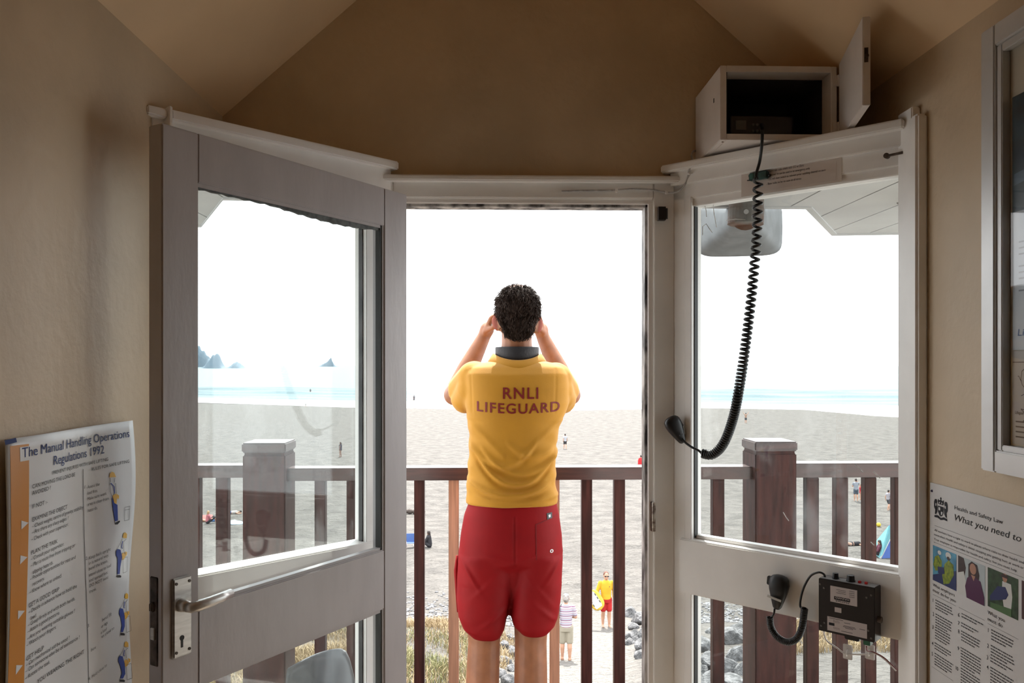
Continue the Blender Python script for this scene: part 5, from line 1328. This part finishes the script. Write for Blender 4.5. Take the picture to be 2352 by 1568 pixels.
V, Fc = merge(*[([RQ(*p) + Vector((-.0003, 0, 0)) for p in q], [tuple(range(len(q)))]) for q in ([(13, 21), (17, 21), (17, 28), (13, 28)], [(19, 30), (23, 30), (22, 36), (19, 38)], [(5, 14), (7, 14), (7, 20), (5, 20)], [(29, 14), (31, 14), (31, 20), (29, 20)], [(14, 9), (16, 8), (16, 12), (14, 12)], [(20, 8), (22, 9), (22, 12), (20, 12)])]); fin('crest_highlight', V, Fc, MATS['matt_white_paper'], rp)
V, Fc = cyl_geo(rput(*RP(2141, 1127), .0028), rput(*RP(2141, 1127), .006), .0035, .002, 10); fin('drawing_pin', V, Fc, mat('dark_purple_pin', (.04, .03, .08), .4), rp)

# ================================================================== PEOPLE AND THINGS ON THE BEACH
def pm(name, col): return mat(name, col, .75, var=.06, vscale=6)
SK2 = mat('light_skin', (.50, .28, .19), .6, var=.05)
def beach_person(label, px, pyf, pyh, facing, top, bot, hairm, pose='stand', skin=SK2, sleeve=.5, legs=.45, fine=False, long_hair=False):
    """standing figure: feet at photo row pyf, crown at row pyh; facing 0 = looking out to sea, pi = towards the hut"""
    g = hitg(px, pyf); h = (pyf - pyh) / F * (g.y * CY_ + g.x * SY_)
    e = empty('person', g); tag(e, label, 'person')
    M = Matrix.Translation(g) @ Matrix.Rotation(facing, 4, 'Z') @ Matrix.Scale(h, 4)
    P = lambda x, y, z: M @ Vector((x, y, z))
    vx = h * (.0085 if fine else .013)
    st = {'walk': .085, 'stride': .13}.get(pose, .02)
    hipL, hipR = (-.052, 0, .50), (.052, 0, .50)
    knL, knR = (-.055, st * .6 + .012, .275), (.055, -st * .3 + .02, .275)
    anL, anR = (-.055, st, .045), (.055, -st * 1.1, .05)
    C = lambda a, r0, b, r1: capsule(P(*a), r0 * h, P(*b), r1 * h, 12)
    sh = .105
    if pose == 'armsup': arms = [((-sh, 0, .80), (-.20, .0, .92), (-.27, 0, 1.05)), ((sh, 0, .80), (.20, 0, .92), (.27, 0, 1.05))]
    elif pose == 'carry': arms = [((-sh, 0, .80), (-.15, -.03, .64), (-.13, .06, .52)), ((sh, 0, .80), (.155, -.01, .66), (.205, .02, .50))]
    elif pose == 'fold': arms = [((-sh, 0, .79), (-.145, .01, .645), (-.06, .09, .62)), ((sh, 0, .79), (.145, .01, .645), (.06, .09, .63))]
    elif pose == 'phone': arms = [((-sh, 0, .79), (-.14, .03, .64), (-.10, .10, .62)), ((sh, 0, .80), (.15, .06, .70), (.07, .08, .86))]
    else: arms = [((-sh, 0, .80), (-.135, -.02 - st * .3, .635), (-.14, .02 - st * .4, .49)), ((sh, 0, .80), (.135, -.02 + st * .2, .635), (.14, .03 + st * .5, .49))]
    B = [C((0, .0, .86), .032, (0, .008, .80), .036), ellipsoid(P(0, .012, .925), (.046 * h, .056 * h, .068 * h)), ellipsoid(P(0, .03, .895), (.036 * h, .042 * h, .038 * h)), ellipsoid(P(0, .066, .915), (.010 * h,) * 3),
         ellipsoid(P(-.047, .005, .92), (.008 * h, .012 * h, .02 * h)), ellipsoid(P(.047, .005, .92), (.008 * h, .012 * h, .02 * h)),
         ringloft([(P(0, 0, z).x, P(0, 0, z).y, P(0, 0, z).z, a * h, b * h, b * h) for z, a, b in ((.49, .085, .06), (.60, .078, .055), (.72, .092, .062), (.80, .085, .055), (.83, .045, .045))], 20)]
    for hip, kn, an in ((hipL, knL, anL), (hipR, knR, anR)):
        B += [C(hip, .054, kn, .036), C(kn, .036, (kn[0], (kn[1] + an[1]) / 2 - .012, .19), .036), C((kn[0], (kn[1] + an[1]) / 2 - .012, .19), .036, an, .022), capsule(P(an[0], an[1] - .015, .022), .021 * h, P(an[0] * 1.15, an[1] + .085, .017), .017 * h, 10)]
    for a, b, c in arms:
        d = Vector(c) - Vector(b); t = Vector(c) + d.normalized() * .045
        B += [C(a, .031, b, .025), C(b, .025, c, .017), C(c, .018, tuple(t), .018), C(tuple(Vector(c) + Vector((0, .012, -.005))), .008, tuple(t + Vector((0, .022, -.002))), .007)]
    blob('body', B, skin, e, vx, 3)
    T = [ringloft([(P(0, 0, z).x, P(0, 0, z).y, P(0, 0, z).z, a * h, b * h, b * h) for z, a, b in ((.475, .096, .072), (.52, .094, .072), (.60, .090, .066), (.72, .102, .072), (.79, .100, .064), (.83, .06, .054), (.845, .042, .045))], 24)]
    for a, b, c in arms:
        A, Bv, Cv = Vector(a), Vector(b), Vector(c)
        if sleeve <= 1: T.append(C(a, .040, tuple(A.lerp(Bv, max(.1, sleeve))), .038))
        else: T += [C(a, .040, b, .033), C(b, .033, tuple(Bv.lerp(Cv, .8)), .026)]
    blob('top', T, top, e, vx, 2)
    if bot:
        Q = [ringloft([(P(0, 0, z).x, P(0, 0, z).y, P(0, 0, z).z, a * h, b * h, b * h) for z, a, b in ((.44, .098, .070), (.50, .098, .073), (.56, .090, .066))], 24)]
        for hip, kn in ((hipL, knL), (hipR, knR)): Q.append(C(hip, .060, tuple(Vector(hip).lerp(Vector(kn), legs * 1.6)), .053))
        blob('shorts', Q, bot, e, vx, 2)
    Hh = [ellipsoid(P(0, -.004, .943), (.052 * h, .058 * h, .060 * h)), ellipsoid(P(0, -.022, .915), (.046 * h, .042 * h, .05 * h))]
    if long_hair: Hh += [C((0, -.035, .90), .04, (0, -.05, .80), .028)]
    blob('hair', Hh, hairm, e, vx, 2)
    return e, P, h
DKH = mat('dark_hair', (.03, .02, .018), .6); GRH = mat('grey_white_hair', (.42, .39, .37), .8, col2=(.15, .13, .12), vscale=14)
# woman in the striped top walking away down the path
STR = bpy.data.materials.new('striped_jersey'); STR.use_nodes = True
nt = STR.node_tree; b = nt.nodes['Principled BSDF']; b.inputs['Roughness'].default_value = .8
tc = nt.nodes.new('ShaderNodeTexCoord'); sp = nt.nodes.new('ShaderNodeSeparateXYZ'); nt.links.new(tc.outputs['Object'], sp.inputs[0])
mm = nt.nodes.new('ShaderNodeMath'); mm.operation = 'MULTIPLY'; mm.inputs[1].default_value = 9.2; nt.links.new(sp.outputs['Z'], mm.inputs[0])
fr = nt.nodes.new('ShaderNodeMath'); fr.operation = 'FRACT'; nt.links.new(mm.outputs[0], fr.inputs[0])
cr_ = nt.nodes.new('ShaderNodeValToRGB'); cr_.color_ramp.interpolation = 'CONSTANT'
els = cr_.color_ramp.elements; els[0].color = (.52, .53, .58, 1); els[1].position = .22; els[1].color = (.20, .06, .14, 1)
for p_, c_ in ((.40, (.52, .53, .58, 1)), (.55, (.24, .22, .34, 1)), (.66, (.52, .53, .58, 1)), (.82, (.30, .10, .18, 1)), (.92, (.52, .53, .58, 1))):
    q = els.new(p_); q.color = c_
nt.links.new(fr.outputs[0], cr_.inputs[0]); nt.links.new(cr_.outputs[0], b.inputs['Base Color'])
wm, P, h = beach_person('person with grey hair in a striped top and cream shorts walking down the sandy path', 1300, 1515, 1362, -.08, STR, pm('cream_cotton', (.34, .31, .245)), GRH, 'fold', sleeve=.7, legs=.62, fine=True)
for sx in (-1, 1):
    fin('sandal', *capsule(P(sx * .055, .0, .012), .024 * h, P(sx * .062, .10, .010), .020 * h, 10), pm('tan_leather', (.30, .16, .10)), wm, smooth=True)
tube('bag_strap', [P(-.085, .07, .70), P(-.075, .0, .85), P(-.10, -.05, .80), P(-.115, -.068, .68), P(-.11, -.06, .52)], .012 * h, pm('grey_webbing', (.16, .17, .17)), wm)
# second lifeguard carrying the rescue board up the path
g2, P, h = beach_person('person in yellow shirt, red shorts and sunglasses carrying a board up the path', 1392, 1440, 1313, math.pi + .08, pm('bright_yellow_jersey', (.62, .36, .02)), pm('bright_red_shorts', (.42, .012, .012)), pm('cropped_brown_hair', (.14, .06, .04)), 'carry', sleeve=1.4, legs=.5, fine=True)
V, Fc = merge(*[ellipsoid(P(sx * .021, .066, .925), (.019 * h, .010 * h, .013 * h), None, 10, 6) for sx in (-1, 1)], cyl_geo(P(-.045, .05, .928), P(.045, .05, .928), .005 * h, None, 6)); fin('sunglasses', V, Fc, BLACKP, g2, smooth=True)
fin('shirt_badge', *cyl_geo(P(-.05, .068, .74), P(-.05, .073, .74), .010 * h, None, 8), pm('faded_badge', (.3, .15, .05)), g2)
bd = empty('rescue_board', P(.20, .0, .30)); tag(bd, 'yellow and white rescue board carried under the arm of the sunglassed person', 'board')
YB_ = pm('yellow_board_foam', (.62, .42, .05)); WB_ = pm('white_board_deck', (.62, .60, .52))
def board_out(t): return (.135 * max(0, 1 - abs(2 * t - 1) ** 3.2) ** .55)
def bpt(t, s_, k):      # t along the board, s_ across, k thickness
    base = P(.31, .0, .66).lerp(P(.115, .15, .36), t); ax = (P(.115, .15, .36) - P(.31, .0, .66)).normalized()
    nrm = (P(.55, .85, .15) - P(0, 0, 0)).normalized(); nrm = (nrm - ax * nrm.dot(ax)).normalized(); cr2 = ax.cross(nrm)
    return base + cr2 * s_ * h + nrm * k * h
V, Fc = [], []; NT = 20
for i in range(NT + 1):
    t = i / NT; wv = board_out(t) + .002
    for s_, k in ((-1, 0), (-.8, .022), (0, .028), (.8, .022), (1, 0), (.8, -.022), (0, -.028), (-.8, -.022)): V.append(bpt(t, s_ * wv, k))
for i in range(NT):
    for k in range(8): Fc.append((i * 8 + k, i * 8 + (k + 1) % 8, (i + 1) * 8 + (k + 1) % 8, (i + 1) * 8 + k))
Fc += [tuple(range(8))[::-1], tuple(range(NT * 8, NT * 8 + 8))]
fin('hull', V, Fc, YB_, bd, smooth=True)
for sgn_ in (1, -1):
    V, Fc = [], []
    for i in range(NT + 1):
        t = .12 + .76 * i / NT; wv = board_out(t) * .62
        V += [bpt(t, -wv, sgn_ * .030), bpt(t, wv, sgn_ * .030)]
    for i in range(NT): Fc.append((2 * i, 2 * i + 1, 2 * i + 3, 2 * i + 2))
    fin('deck_pad', V, Fc, WB_, bd)
    for t in (.3, .48, .66):
        for s_ in (-1, 1): tube('handle', [bpt(t - .05, s_ * .07, sgn_ * .031), bpt(t, s_ * .07, sgn_ * .042), bpt(t + .05, s_ * .07, sgn_ * .031)], .007 * h, BLACKP, bd)
fin('nose_stripe', *capsule(bpt(.05, -.03, 0), .03 * h, bpt(.05, .03, 0), .03 * h, 10), pm('red_board_stripe', (.35, .02, .03)), bd, smooth=True)
# far figures
beach_person('person in white shirt and dark shorts far out, just right of the lifeguard', 1298, 1031, 996, .15, pm('grey_white_cloth', (.36, .37, .40)), pm('charcoal_cloth', (.04, .04, .045)), DKH, 'walk')
beach_person('person in dark swimsuit standing on the sand beyond the left post', 782, 1049, 1014, 1.3, pm('dark_swimsuit', (.05, .05, .07)), pm('dark_swimsuit', (.05, .05, .07)), DKH, 'stand', mat('shaded_tan_skin', (.30, .19, .15), .6), .0, .1, long_hair=True)
rr_, P, h = beach_person('person wrapped in a red towel standing beyond the handrail', 1472, 1084, 1045, .3, pm('red_towel', (.42, .01, .015)), pm('red_towel', (.42, .01, .015)), DKH, 'fold', sleeve=.9, legs=.6)
blob('towel', [ringloft([(P(0, 0, z).x, P(0, 0, z).y, P(0, 0, z).z, a * h, a * .7 * h, a * .7 * h) for z, a in ((.25, .19), (.5, .18), (.7, .17), (.8, .12), (.85, .05))], 20)], pm('red_towel', (.42, .01, .015)), rr_, h * .02, 1)
beach_person('person with both arms raised far out by the water', 1713, 972, 948, 0, pm('bare_back', (.33, .2, .14)), pm('dark_trunks', (.06, .07, .08)), DKH, 'armsup', sleeve=.0)
beach_person('person in grey shirt and blue shorts on the sand, seen through the right railing', 1966, 1152, 1100, -.2, pm('grey_shirt', (.24, .26, .30)), pm('dark_blue_shorts', (.05, .07, .10)), DKH, 'phone')
beach_person('child in red beside the person in grey shirt', 1977, 1148, 1112, 1.2, pm('red_child_top', (.42, .05, .06)), pm('red_child_top', (.42, .05, .06)), DKH, 'stand', legs=.2)
beach_person('person striding in pale top at the right edge of the window', 2041, 1171, 1124, -1.1, pm('pale_patterned_top', (.34, .32, .35)), pm('dark_grey_shorts', (.06, .06, .07)), DKH, 'stride')
beach_person('tiny person paddling, seen left of the lifeguard by the shore', 951, 924, 907, .4, pm('dark_wet_suit', (.06, .06, .07)), pm('dark_wet_suit', (.06, .06, .07)), DKH, 'walk')
beach_person('tiny bather out among the waves seen through the door glass', 713, 906, 892, .4, pm('dark_wet_suit', (.06, .06, .07)), None, DKH, 'stride')
beach_person('tiny person running on wet sand seen through the door glass', 702, 934, 925, 1.4, pm('green_wet_top', (.08, .12, .10)), pm('dark_wet_suit', (.06, .06, .07)), DKH, 'stride')
# seated and lying figures
def low_person(label, px, py, kind, facing, h, top, bot, hairm, skin=SK2):
    g = hitg(px, py); e = empty('person', g); tag(e, label, 'person')
    M = Matrix.Translation(g) @ Matrix.Rotation(facing, 4, 'Z') @ Matrix.Scale(h, 4); P = lambda x, y, z: M @ Vector((x, y, z)); C = lambda a, r0, b, r1: capsule(P(*a), r0 * h, P(*b), r1 * h, 10)
    vx = h * .014
    if kind == 'sit':
        B = [ellipsoid(P(0, 0, .44), (.046 * h, .055 * h, .068 * h)), C((0, 0, .40), .03, (0, -.01, .33), .035), C((0, -.01, .30), .07, (0, -.03, .10), .08)]
        T = [C((0, -.01, .31), .082, (0, -.03, .12), .090), C((-.1, 0, .32), .038, (-.14, .06, .20), .032), C((.1, 0, .32), .038, (.14, .06, .20), .032)]
        B += [C((-.14, .06, .20), .026, (-.06, .18, .22), .02), C((.14, .06, .20), .026, (.06, .18, .22), .02)]
        Q = [C((-.06, -.02, .08), .06, (-.08, .22, .24), .045), C((.06, -.02, .08), .06, (.08, .22, .24), .045), C((0, -.03, .07), .085, (0, -.02, .10), .085)]
        B += [C((-.08, .22, .24), .037, (-.08, .33, .03), .024), C((.08, .22, .24), .037, (.08, .33, .03), .024), C((-.08, .33, .02), .02, (-.08, .40, .02), .017), C((.08, .33, .02), .02, (.08, .40, .02), .017)]
        Hh = [ellipsoid(P(0, -.012, .455), (.054 * h, .058 * h, .064 * h)), C((0, -.03, .43), .04, (0, -.05, .34), .03)]
    else:
        B = [ellipsoid(P(0, .0, .07), (.046 * h, .06 * h, .055 * h)), C((0, -.08, .06), .032, (0, -.12, .06), .036), C((0, -.17, .06), .07, (0, -.36, .055), .065), C((-.05, -.45, .06), .052, (-.06, -.68, .06), .036), C((.05, -.45, .06), .052, (.06, -.66, .12), .036), C((-.06, -.68, .06), .036, (-.05, -.92, .035), .022), C((.06, -.66, .12), .036, (.05, -.88, .035), .022),
             C((-.05, -.92, .03), .02, (-.05, -.95, .07), .017), C((.05, -.88, .03), .02, (.05, -.92, .06), .017), C((-.11, -.16, .05), .03, (-.20, -.08, .03), .024), C((-.20, -.08, .03), .024, (-.10, .04, .03), .018), C((.11, -.16, .05), .03, (.20, -.08, .03), .024), C((.20, -.08, .03), .024, (.10, .04, .03), .018)]
        T = [C((0, -.17, .065), .078, (0, -.30, .06), .074)]; Q = [C((0, -.40, .06), .078, (0, -.46, .06), .08)]
        Hh = [ellipsoid(P(0, .01, .085), (.052 * h, .062 * h, .056 * h))]
    blob('body', B, skin, e, vx, 2); blob('top', T, top, e, vx, 1); blob('shorts', Q, bot, e, vx, 1); blob('hair', Hh, hairm, e, vx, 1)
    return e
BLK = pm('black_cloth', (.015, .014, .018))
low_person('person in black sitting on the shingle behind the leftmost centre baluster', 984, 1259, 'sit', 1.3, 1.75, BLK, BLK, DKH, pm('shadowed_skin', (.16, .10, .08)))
low_person('dark-haired person sitting at the mouth of the blue tent', 2019, 1278, 'sit', 1.2, 1.68, pm('maroon_top', (.10, .02, .04)), BLK, DKH)
low_person('sunbather lying down left of the blue tent', 1983, 1255, 'lie', -1.5, 1.7, BLK, BLK, DKH)
low_person('sunbather lying on the sand beside a red mat, left of the left post', 506, 1196, 'lie', -1.3, 1.7, pm('blue_swim', (.06, .14, .30)), pm('blue_swim', (.06, .14, .30)), mat('fair_hair', (.40, .26, .14), .7))
low_person('person sitting up among the sunbathers left of the left post', 479, 1203, 'sit', -1.0, 1.6, pm('pink_swim', (.40, .12, .14)), BLK, mat('fair_hair', (.40, .26, .14), .7))
low_person('sunbather lying close beside the left post', 552, 1180, 'lie', -1.2, 1.65, pm('light_towel', (.42, .40, .38)), pm('blue_swim', (.06, .14, .30)), DKH)
def cloth_slab(name, label, cat, px, py, w_, l_, ang_, m):
    g = hitg(px, py); V, Fc = [], []; n = 8
    for sd_ in (0, 1):
        for j in range(n + 1):
            for i in range(n + 1):
                a, b_ = (i / n - .5) * w_, (j / n - .5) * l_; x = g.x + a * math.cos(ang_) - b_ * math.sin(ang_); y = g.y + a * math.sin(ang_) + b_ * math.cos(ang_)
                V.append((x, y, ground(x, y) + .04 + .02 * math.sin(a * 6 + b_ * 4) - .03 * sd_))
    n1 = (n + 1) ** 2
    for sd_ in (0, 1):
        for j in range(n):
            for i in range(n): k = sd_ * n1 + j * (n + 1) + i; Fc.append((k, k + 1, k + n + 2, k + n + 1))
    for i in range(n):
        for a, b_ in ((i, i + 1), (n * (n + 1) + i, n * (n + 1) + i + 1), (i * (n + 1), (i + 1) * (n + 1)), (i * (n + 1) + n, (i + 1) * (n + 1) + n)): Fc.append((a, b_, n1 + b_, n1 + a))
    tag(fin(name, V, Fc, m, None, smooth=True), label, cat)
cloth_slab('beach_mat', 'red beach mat on the sand at the edge of the door glass', 'mat', 466, 1190, 1.3, 1.7, .4, pm('faded_red_mat', (.40, .07, .06)))
cloth_slab('beach_towel', 'pale blue towel under the sunbather beside the left post', 'towel', 535, 1200, .9, 1.7, .7, pm('pale_blue_towel', (.26, .36, .44)))
# pop-up tent
tp = hitg(2022, 1283); tn_ = empty('beach_tent', tp); tag(tn_, 'blue and turquoise pop-up beach tent at the right of the window', 'tent')
sc_ = tp.y / F
A = tp + Vector((0, 0, .0)); Bp = tp + Vector((92 * sc_, .4, .0)); Ap = tp + Vector((33 * sc_, .5, 72 * sc_)); Cp = tp + Vector((20 * sc_, 2.0, .0)); Dp = tp + Vector((100 * sc_, 2.1, 0)); Ap2 = tp + Vector((80 * sc_, 1.2, 66 * sc_))
def tent_panel(name, pts, m):
    nn_ = (pts[1] - pts[0]).cross(pts[2] - pts[0]).normalized() * .03
    V = list(pts) + [p + nn_ for p in pts]; k = len(pts)
    fin(name, V, [tuple(range(k)), tuple(range(k, 2 * k))[::-1]] + [(i, (i + 1) % k, k + (i + 1) % k, k + i) for i in range(k)], m, tn_)
TQ, TB = pm('turquoise_nylon', (.14, .36, .40)), pm('royal_blue_nylon', (.04, .09, .30))
mid = A.lerp(Bp, .55); Q1 = Ap.lerp(Ap2, .55)
tent_panel('front_panel', [A, mid, Q1], TB); tent_panel('front_panel', [A, Q1, Ap], TQ); tent_panel('front_panel', [mid, Bp, Ap2, Q1], TB); tent_panel('side_panel', [A, Ap, Cp], TQ); tent_panel('back_panel', [Cp, Ap, Ap2, Dp], TB); tent_panel('side_panel', [Bp, Dp, Ap2], TQ)
tube('edge_piping', [A, A.lerp(Q1, .5), Q1], .05, pm('white_piping', (.5, .5, .5)), tn_)
g = hitg(2018, 1210); tag(fin('beach_ball', *ellipsoid(g + Vector((0, 0, .12)), (.14, .14, .135)), pm('yellow_ball_vinyl', (.55, .42, .04)), None, smooth=True), 'yellow ball on the sand above the blue tent', 'ball')
g = hitg(941, 1258); bc = empty('folding_chair', g); tag(bc, 'low blue folding beach chair by the person in black', 'chair')
fin('seat_sling', *ringloft([(g.x, g.y, g.z + .28, .26, .24, .24), (g.x, g.y, g.z + .30, .26, .24, .24)], 16, 5), pm('blue_canvas', (.06, .12, .30)), bc)
for x, y in ((-.24, -.2), (.24, -.2), (-.24, .2), (.24, .2)): tube('leg', [g + Vector((x, y, -.03)), g + Vector((x * .9, y * .9, .29))], .018, METAL, bc)
fin('back_sling', *(boxv(g.x - .26, g.x + .26, g.y + .22, g.y + .25, g.z + .28, g.z + .72), BF), pm('blue_canvas', (.06, .12, .30)), bc)
g = hitg(922, 1262); sb_ = empty('beach_bag', g); tag(sb_, 'striped beach bag beside the low blue folding chair', 'bag')
fin('bag_body', *ringloft([(g.x, g.y, g.z - .03, .22, .15, .15), (g.x, g.y, g.z + .20, .30, .18, .18), (g.x, g.y, g.z + .42, .27, .12, .12)], 20, 3), STR, sb_, smooth=True)
tube('bag_handle', [g + Vector((-.12, 0, .40)), g + Vector((-.1, 0, .58)), g + Vector((.1, 0, .58)), g + Vector((.12, 0, .40))], .018, BLK, sb_)
g = hitg(938, 1182); V, Fc = tube_geo(spline([g + Vector((-1.2, .1, .12)), g + Vector((-.5, 0, .2)), g + Vector((.2, .1, .16)), g + Vector((1.1, -.1, .1))], 20), [.10 + .09 * abs(math.sin(i * .9)) for i in range(21)], 9); tag(fin('driftwood', V, Fc, pm('dark_wet_driftwood', (.06, .045, .038)), None), 'dark driftwood log on the beach left of the lifeguard', 'driftwood')

# ---- rocks, each its own
ROCK = mat('grey_boulder', (.19, .19, .195), .8, col2=(.06, .062, .065), vscale=2.2, bump=.6, bscale=7, bdist=.06)
rock_me = []
for k in range(6):
    bm = bmesh.new(); bmesh.ops.create_icosphere(bm, subdivisions=3, radius=1.0)
    rk = random.Random(40 + k); pls = []
    for q in range(11):
        d_ = Vector((rk.gauss(0, 1), rk.gauss(0, 1), rk.gauss(0, .8))).normalized(); pls.append((d_, rk.uniform(.62, .98)))
    for v in bm.verts:
        n_ = v.co.normalized(); q = min([1.1] + [h_ / max(.05, n_.dot(d_)) for d_, h_ in pls])
        v.co = n_ * q * (1 + .05 * mnoise.noise(n_ * 3.5 + Vector((0, k * 5, 0)))); v.co.z *= .75
    me = bpy.data.meshes.new('boulder'); bm.to_mesh(me); bm.free(); me.materials.append(ROCK); rock_me.append(me)
rng = random.Random(12)
def rocks(spots, label, group):
    big = max(spots, key=lambda q: q[2]); far = min(spots, key=lambda q: q[1]); near = max(spots, key=lambda q: q[1]); lft = min(spots, key=lambda q: q[0]); rgt = max(spots, key=lambda q: q[0]); sml = min(spots, key=lambda q: q[2])
    for k, (px, py, sz) in enumerate(spots):
        me_ = (px, py, sz)
        which = 'largest' if me_ == big else 'farthest' if me_ == far else 'nearest' if me_ == near else 'leftmost' if me_ == lft else 'rightmost' if me_ == rgt else 'smallest' if me_ == sml else None
        g = hitg(px, py + sz * .35); r = sz * .47 * g.y / F
        o = bpy.data.objects.new('boulder', rock_me[rng.randrange(6)]); o.location = (g.x, g.y, g.z + r * .28); o.scale = (r * rng.uniform(.95, 1.25), r, r * rng.uniform(.85, 1.15)); o.rotation_euler = (rng.uniform(-.4, .4), rng.uniform(-.4, .4), rng.uniform(0, 6.3)); COL.objects.link(o); tag(o, (which + ' ' if which else '') + label, 'rock', group)
rocks([(1172, 1462, 26), (1156, 1478, 30), (1174, 1492, 34), (1160, 1512, 38), (1176, 1530, 30), (1148, 1540, 38), (1168, 1556, 36), (1132, 1500, 34), (1190, 1470, 22)], 'grey boulder in the pile seen between the lifeguard legs', 'boulders left of the path')
rocks([(1449, 1396, 44), (1470, 1418, 52), (1456, 1434, 32), (1488, 1440, 56), (1458, 1452, 44), (1444, 1470, 30), (1480, 1472, 46), (1470, 1496, 40), (1500, 1500, 46), (1515, 1420, 50)], 'grey boulder in the pile right of the path by the jamb', 'boulders right of the path')
rocks([(1612, 1470, 62), (1672, 1450, 74), (1700, 1440, 60), (1640, 1440, 40), (1632, 1510, 66), (1600, 1530, 58), (1690, 1494, 60), (1668, 1520, 64), (1706, 1528, 56), (1640, 1552, 60), (1604, 1562, 50), (1686, 1556, 60), (1576, 1500, 60)], 'grey boulder in the heap seen through the lower right pane', 'boulders below the right window')

# ---- shingle and grass
V, Fc = [], []
ico = bmesh.new(); bmesh.ops.create_icosphere(ico, subdivisions=1, radius=1.0); iv = [v.co.copy() for v in ico.verts]; ifc = [tuple(v.index for v in f.verts) for f in ico.faces]; ico.free()
for k in range(5200):
    y = 25.5 + abs(rng.gauss(0, 1)) * 3.0; x = rng.uniform(-9, 13)
    if abs(x - pathx(y)) < 1.5 + .3 * rng.random(): continue
    r = rng.uniform(.025, .075) * (1.5 if rng.random() < .08 else 1); z = ground(x, y) + r * .2; o_ = len(V); a_, b_ = rng.uniform(.7, 1.3), rng.uniform(.7, 1.3)
    V += [(x + q.x * r * a_, y + q.y * r * b_, z + q.z * r * .7) for q in iv]; Fc += [tuple(i + o_ for i in f) for f in ifc]
tag(fin('shingle', V, Fc, mat('grey_shingle', (.26, .26, .27), .8, col2=(.10, .10, .105), vscale=4), None), 'grey shingle strewn across the top of the beach', 'shingle', kind='stuff')
GRS = [mat('dry_straw_grass', (.36, .27, .155), .8, col2=(.27, .195, .10), vscale=2), mat('green_grass', (.15, .165, .06), .8, col2=(.21, .19, .085), vscale=2)]
def grass(name, label, n, xr, yr, keep):
    V, Fc, mi = [], [], []
    for k in range(n):
        y = rng.uniform(*yr); x = rng.uniform(*xr(y))
        dens = mnoise.noise((x * .45, y * .45, 5))
        if not keep(x, y) or dens < -.25 + .3 * rng.random() - .2: continue
        g_ = mnoise.noise((x * .35, y * .35, 11)) + rng.uniform(-.25, .25); z = ground(x, y) - .03; L_ = rng.uniform(.10, .30) * (1.15 + 1.2 * dens); a = rng.uniform(0, 6.28); lean = rng.uniform(.1, .75); wv = rng.uniform(.005, .010)
        dx, dy = math.cos(a), math.sin(a); o_ = len(V)
        V += [(x - dy * wv, y + dx * wv, z), (x + dy * wv, y - dx * wv, z), (x + dx * L_ * lean * .4 + dy * wv * .7, y + dy * L_ * lean * .4 - dx * wv * .7, z + L_ * .6), (x + dx * L_ * lean * .4 - dy * wv * .7, y + dy * L_ * lean * .4 + dx * wv * .7, z + L_ * .6), (x + dx * L_ * lean, y + dy * L_ * lean, z + L_ * (1 - lean * .3))]
        Fc += [(o_, o_ + 1, o_ + 2, o_ + 3), (o_ + 3, o_ + 2, o_ + 4)]; mi += [int(g_ > .34)] * 2
    me = bpy.data.meshes.new(name); me.from_pydata(V, [], Fc); me.materials.append(GRS[0]); me.materials.append(GRS[1]); me.polygons.foreach_set('material_index', mi)
    tag(link(bpy.data.objects.new(name, me)), label, 'grass', kind='stuff')
grass('dry_grass', 'dry straw-coloured grass on the bank left of the path', 60000, lambda y: (-.5 * y, pathx(y) - 1.35), (10, 25.6), lambda x, y: y < 25.2 + .6 * math.sin(x * 1.7))
grass('dry_grass', 'patch of dry grass on the bank below the right window', 26000, lambda y: (pathx(y) + 3.6, .62 * y), (12, 24.5), lambda x, y: x / y > .36 and y > 17)

bpy.data.objects.remove(_fo); bpy.data.curves.remove(_fc)
